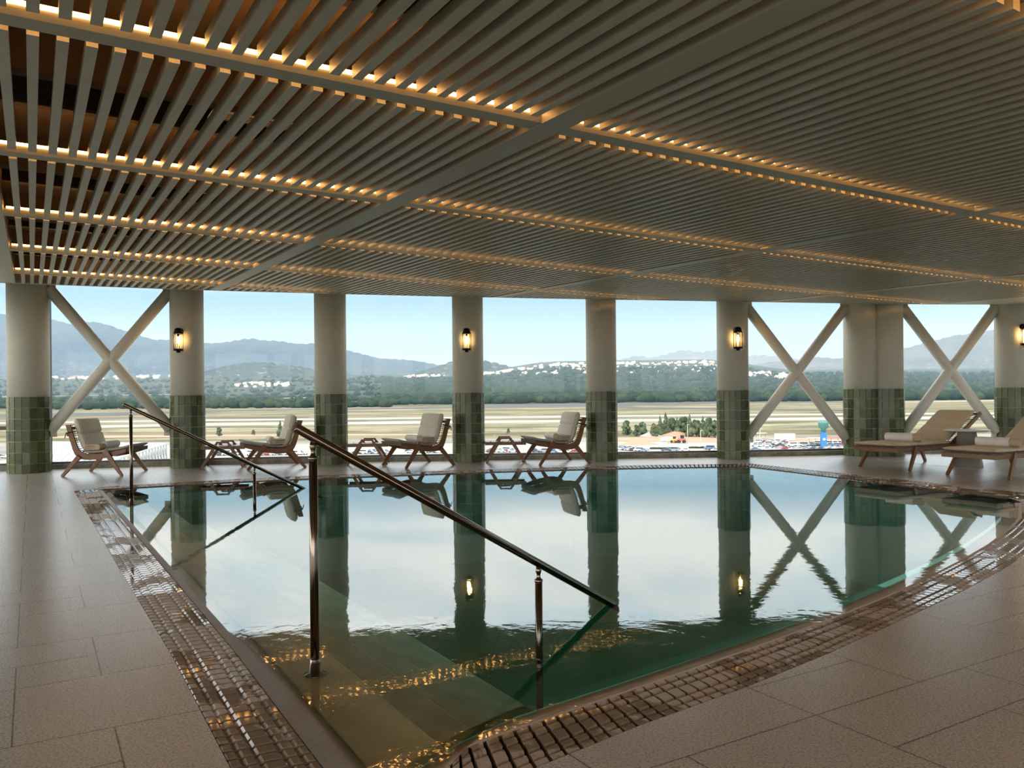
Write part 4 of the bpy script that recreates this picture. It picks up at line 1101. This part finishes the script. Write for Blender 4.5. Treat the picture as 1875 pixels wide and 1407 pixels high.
for (a, b, n, lab) in rows:
    for k in range(n):
        for sub in range(2):
            if sub and (n < 5): continue
            s_ = (k+.5+cr_.uniform(-.15, .15))/n; u = a[0]+(b[0]-a[0])*s_; v = a[1]+(b[1]-a[1])*s_ - sub*2.2
            x, y = gp(u, v); base = van0 if (cr_.random() < .14) else car0
            if firsts.pop(id(base), None): o = base
            else: o = copy_tree(base)
            o.location = (x, y, GROUND+.06); o.rotation_euler = (0, 0, cr_.choice([0, math.pi]) + cr_.uniform(-.5, -.1))
            tag(o, 'parked car in the %s' % lab, 'car', 'cars, %s' % lab)
# ---- objects at the car park
M['yellow'] = mat('yellow_paint', (.55,.45,.05), .5); M['redp'] = mat('red_paint', (.42,.10,.07), .5); M['bluep'] = mat('blue_sign', (.03,.16,.42), .5)
M['teal'] = mat('teal_cladding', (.07,.20,.17), .5); M['whitep'] = mat('white_sheet', (.55,.55,.54), .6)
def place(root, u, v, z_=GROUND): x, y = gp(u, v, z_); root.location = (x, y, z_+.1); return root
def heap(label, u, v, r, h, m_):
    rr = random.Random(int(u)); n = 18; V = [(0,0,h)]; F = []
    for i in range(1, 6):
        for j in range(n): q = 6.283*j/n; s_ = i/5; V.append((r*s_*math.cos(q)*(1+.12*rr.random()), r*s_*math.sin(q)*.7, h*(1-s_)**1.1*(1+.1*rr.random())))
    F += [(0, 1+j, 1+(j+1) % n) for j in range(n)]
    for i in range(4):
        for j in range(n): a = 1+i*n+j; b = 1+i*n+(j+1) % n; F.append((a, a+n, b+n, b))
    mb = MB(); mb.add(V, F, True); o = mb.build('earth_heap', m_, fix=True); place(o, u, v); tag(o, label, 'heap')
heap('pale gravel heap left of the earth mound', 1192, 799.5, 7, 3.0, M['concrete'])
heap('broad reddish earth mound in front of the grove', 1241, 799, 11, 3.4, M['earth'])
heap('low reddish earth mound near the plain column', 1168, 814, 10, 2.6, M['earth'])
def loader(label, u, v, m_, s_=1.0):
    root = thing('loader', label, 'machine')
    mb = MB(); mb.box((0,0,1.6), (3.4,1.9,1.2)); mb.build('chassis', m_, root, bevel=.08)
    MB().box((-.3,0,2.9), (1.5,1.5,1.6)).build('cab', M['carglass'], root, bevel=.05); MB().box((-.3,0,3.75), (1.7,1.7,.15)).build('cab_roof', m_, root)
    for x in (-1.2, 1.2):
        for q in (-1, 1): MB().tube([(x, q*.75, .75), (x, q*1.15, .75)], .75, 14).build('wheel', M['tyre'], root)
    MB().bar((1.5,0,1.4), (3.2,0,.7), .35, t=.5).build('lift_arm', m_, root); MB().prism([(3.1,.1),(3.2,1.3),(3.5,1.2),(4.0,.2)], -1.1, 1.1).build('bucket', m_, root)
    root.scale = (s_,)*3; place(root, u, v); root.rotation_euler = (0,0,math.pi-.4); return root
loader('yellow wheel loader on the bare earth below the grove', 1234, 811.5, M['yellow'], .9)
loader('red wheel loader with dark cab right of the yellow one', 1248, 812, M['redp'], 1.1)
def container(label, u, v, d, m_=None):
    root = thing('container', label, 'container'); MB().box((0,0,d[2]/2+.2), d).build('body', m_ or M['whitep'], root)
    mb = MB()
    for k in range(int(d[0]/1.2)): mb.box((-d[0]/2+.6+k*1.2, -d[1]/2-.03, d[2]/2+.2), (.12, .08, d[2]*.9))
    mb.build('ribs', m_ or M['whitep'], root); place(root, u, v); return root
container('white box container behind the cars between brace arms', 1437, 808, (10, 3, 3.6))
container('low white container beside the yellow loader', 1221, 808.5, (6, 2.4, 2.0))
container('small grey cabin right of the lantern column', 1393, 811, (8, 3, 2.4), M['concrete'])
sg = thing('sign_tower', 'blue sign tower with teal top standing in the car park', 'tower')
MB().box((0,0,3.4), (2.6,1.6,6.8)).build('blue_panel', M['bluep'], sg, bevel=.05); MB().box((0,-.85,3.4), (1.2,.1,1.0)).build('sign_mark', M['whitep'], sg)
MB().lathe([(1.2,6.8),(1.2,8.2),(2.2,8.6),(2.4,11.0),(2.5,11.2),(1.4,12.2)], 16).build('teal_head', M['teal'], sg); place(sg, 1508, 818)
def canopy(label, u, v, wd, m_=None):
    root = thing('canopy', label, 'canopy'); MB().box((0,0,3.3), (wd,3,.3)).build('roof', m_ or M['whitep'], root)
    for x in (-wd*.42, 0, wd*.42): MB().tube([(x,0,0), (x,0,3.2)], .1, 8).build('post', M['frame'], root)
    place(root, u, v)
canopy('flat canopy on posts left of the sign tower', 1493, 815, 7); canopy('flat canopy on posts right of the sign tower', 1522, 815, 8, M['redp'])
canopy('white canopy beside the cabin near the lantern column', 1393, 805, 6)
for i, (u, v, h) in enumerate(((1259,812,9.5),(1283,815,7),(578,805,6),(1392,815,8),(1541,812,7),(843,812,8))):
    root = thing('lamp_post', ['tall thin lamp post in front of the grove', 'short lamp post right of the grove machines', 'thin lamp post behind the second column', 'lamp post beside the cabin', 'lamp post near the double column', 'thin lamp post behind the middle column'][i], 'lamp post')
    MB().tube([(0,0,0), (0,0,h)], [.14,.08], 8).build('pole', M['whitep'], root); MB().box((.4,0,h), (1.2,.25,.12)).build('lamp_head', M['whitep'], root); place(root, u, v)
# low hedges in the car park
for i, (u0, u1, v, lab) in enumerate(((1193,1234,823,'long dark hedge strip in the car park below the gravel heap'), (1264,1296,821.5,'dark hedge strip in the car park near the lantern column'), (1480,1500,817.5,'small green hedge left of the sign tower'))):
    x0, y0 = gp(u0, v); x1, y1 = gp(u1, v); mb = MB(); rr = random.Random(i)
    for k in range(26): q = k/25; blob(mb, x0+(x1-x0)*q, y0+(y1-y0)*q, GROUND, .9, .9, rr)
    tag(mb.build('hedge', M['leaf'], fix=False), lab, 'hedge')
# big white hall roof at the lower left
zr_ = GROUND + 9.5
hall = thing('hall', 'large white flat hall roof with lattice edge below the left cross brace', 'building')
q = [gp(60,846,zr_), gp(205,843,zr_), gp(305,812,zr_), gp(60,808,zr_)]
mb = MB(); mb.hexa([(x, y, zr_-.5) for x, y in q] + [(x, y, zr_) for x, y in q]); mb.build('roof', M['whitep'], hall)
mb = MB(); P0 = Vector((*q[1], 0)); P1 = Vector((*q[2], 0))
for k in range(17):
    a = P0.lerp(P1, k/16); b2 = P0.lerp(P1, min(k+1, 16)/16)
    MB().tube([(a.x, a.y, GROUND), (a.x, a.y, zr_-.5)], .28, 8).build('post', M['whitep'], hall)
    if k < 16: mb.tube([(a.x, a.y, zr_-5.0), (b2.x, b2.y, zr_-.6)], .16, 6); mb.tube([(a.x, a.y, zr_-.6), (b2.x, b2.y, zr_-5.0)], .16, 6)
mb.tube([(P0.x, P0.y, zr_-5.0), (P1.x, P1.y, zr_-5.0)], .2, 6); mb.build('lattice', M['whitep'], hall)
mb = MB()
for k in range(14):
    a = Vector((*q[3], 0)).lerp(Vector((*q[2], 0)), k/14); b2 = Vector((*q[0], 0)).lerp(P0, k/14); mb.bar((a.x, a.y, zr_+.06), (b2.x, b2.y, zr_+.06), .12, t=.3)
mb.build('roof_seams', M['concrete'], hall)
# ---- haze over the plain
hz = MB().box((0, 10500, 700), (30000, 19000, 1700)).build('haze', None or mat('tmp'))
mh = bpy.data.materials.new('distant_haze'); mh.use_nodes = True; nt = mh.node_tree; nt.nodes.clear()
vs_ = nt.nodes.new('ShaderNodeVolumeScatter'); vs_.inputs['Color'].default_value = (.55,.78,1,1); vs_.inputs['Density'].default_value = 1/15000; vs_.inputs['Anisotropy'].default_value = 0
oo = nt.nodes.new('ShaderNodeOutputMaterial'); nt.links.new(vs_.outputs[0], oo.inputs['Volume']); hz.data.materials.clear(); hz.data.materials.append(mh)
tag(hz, 'thin blue haze lying over the distant plain and mountains', 'haze', kind='stuff')
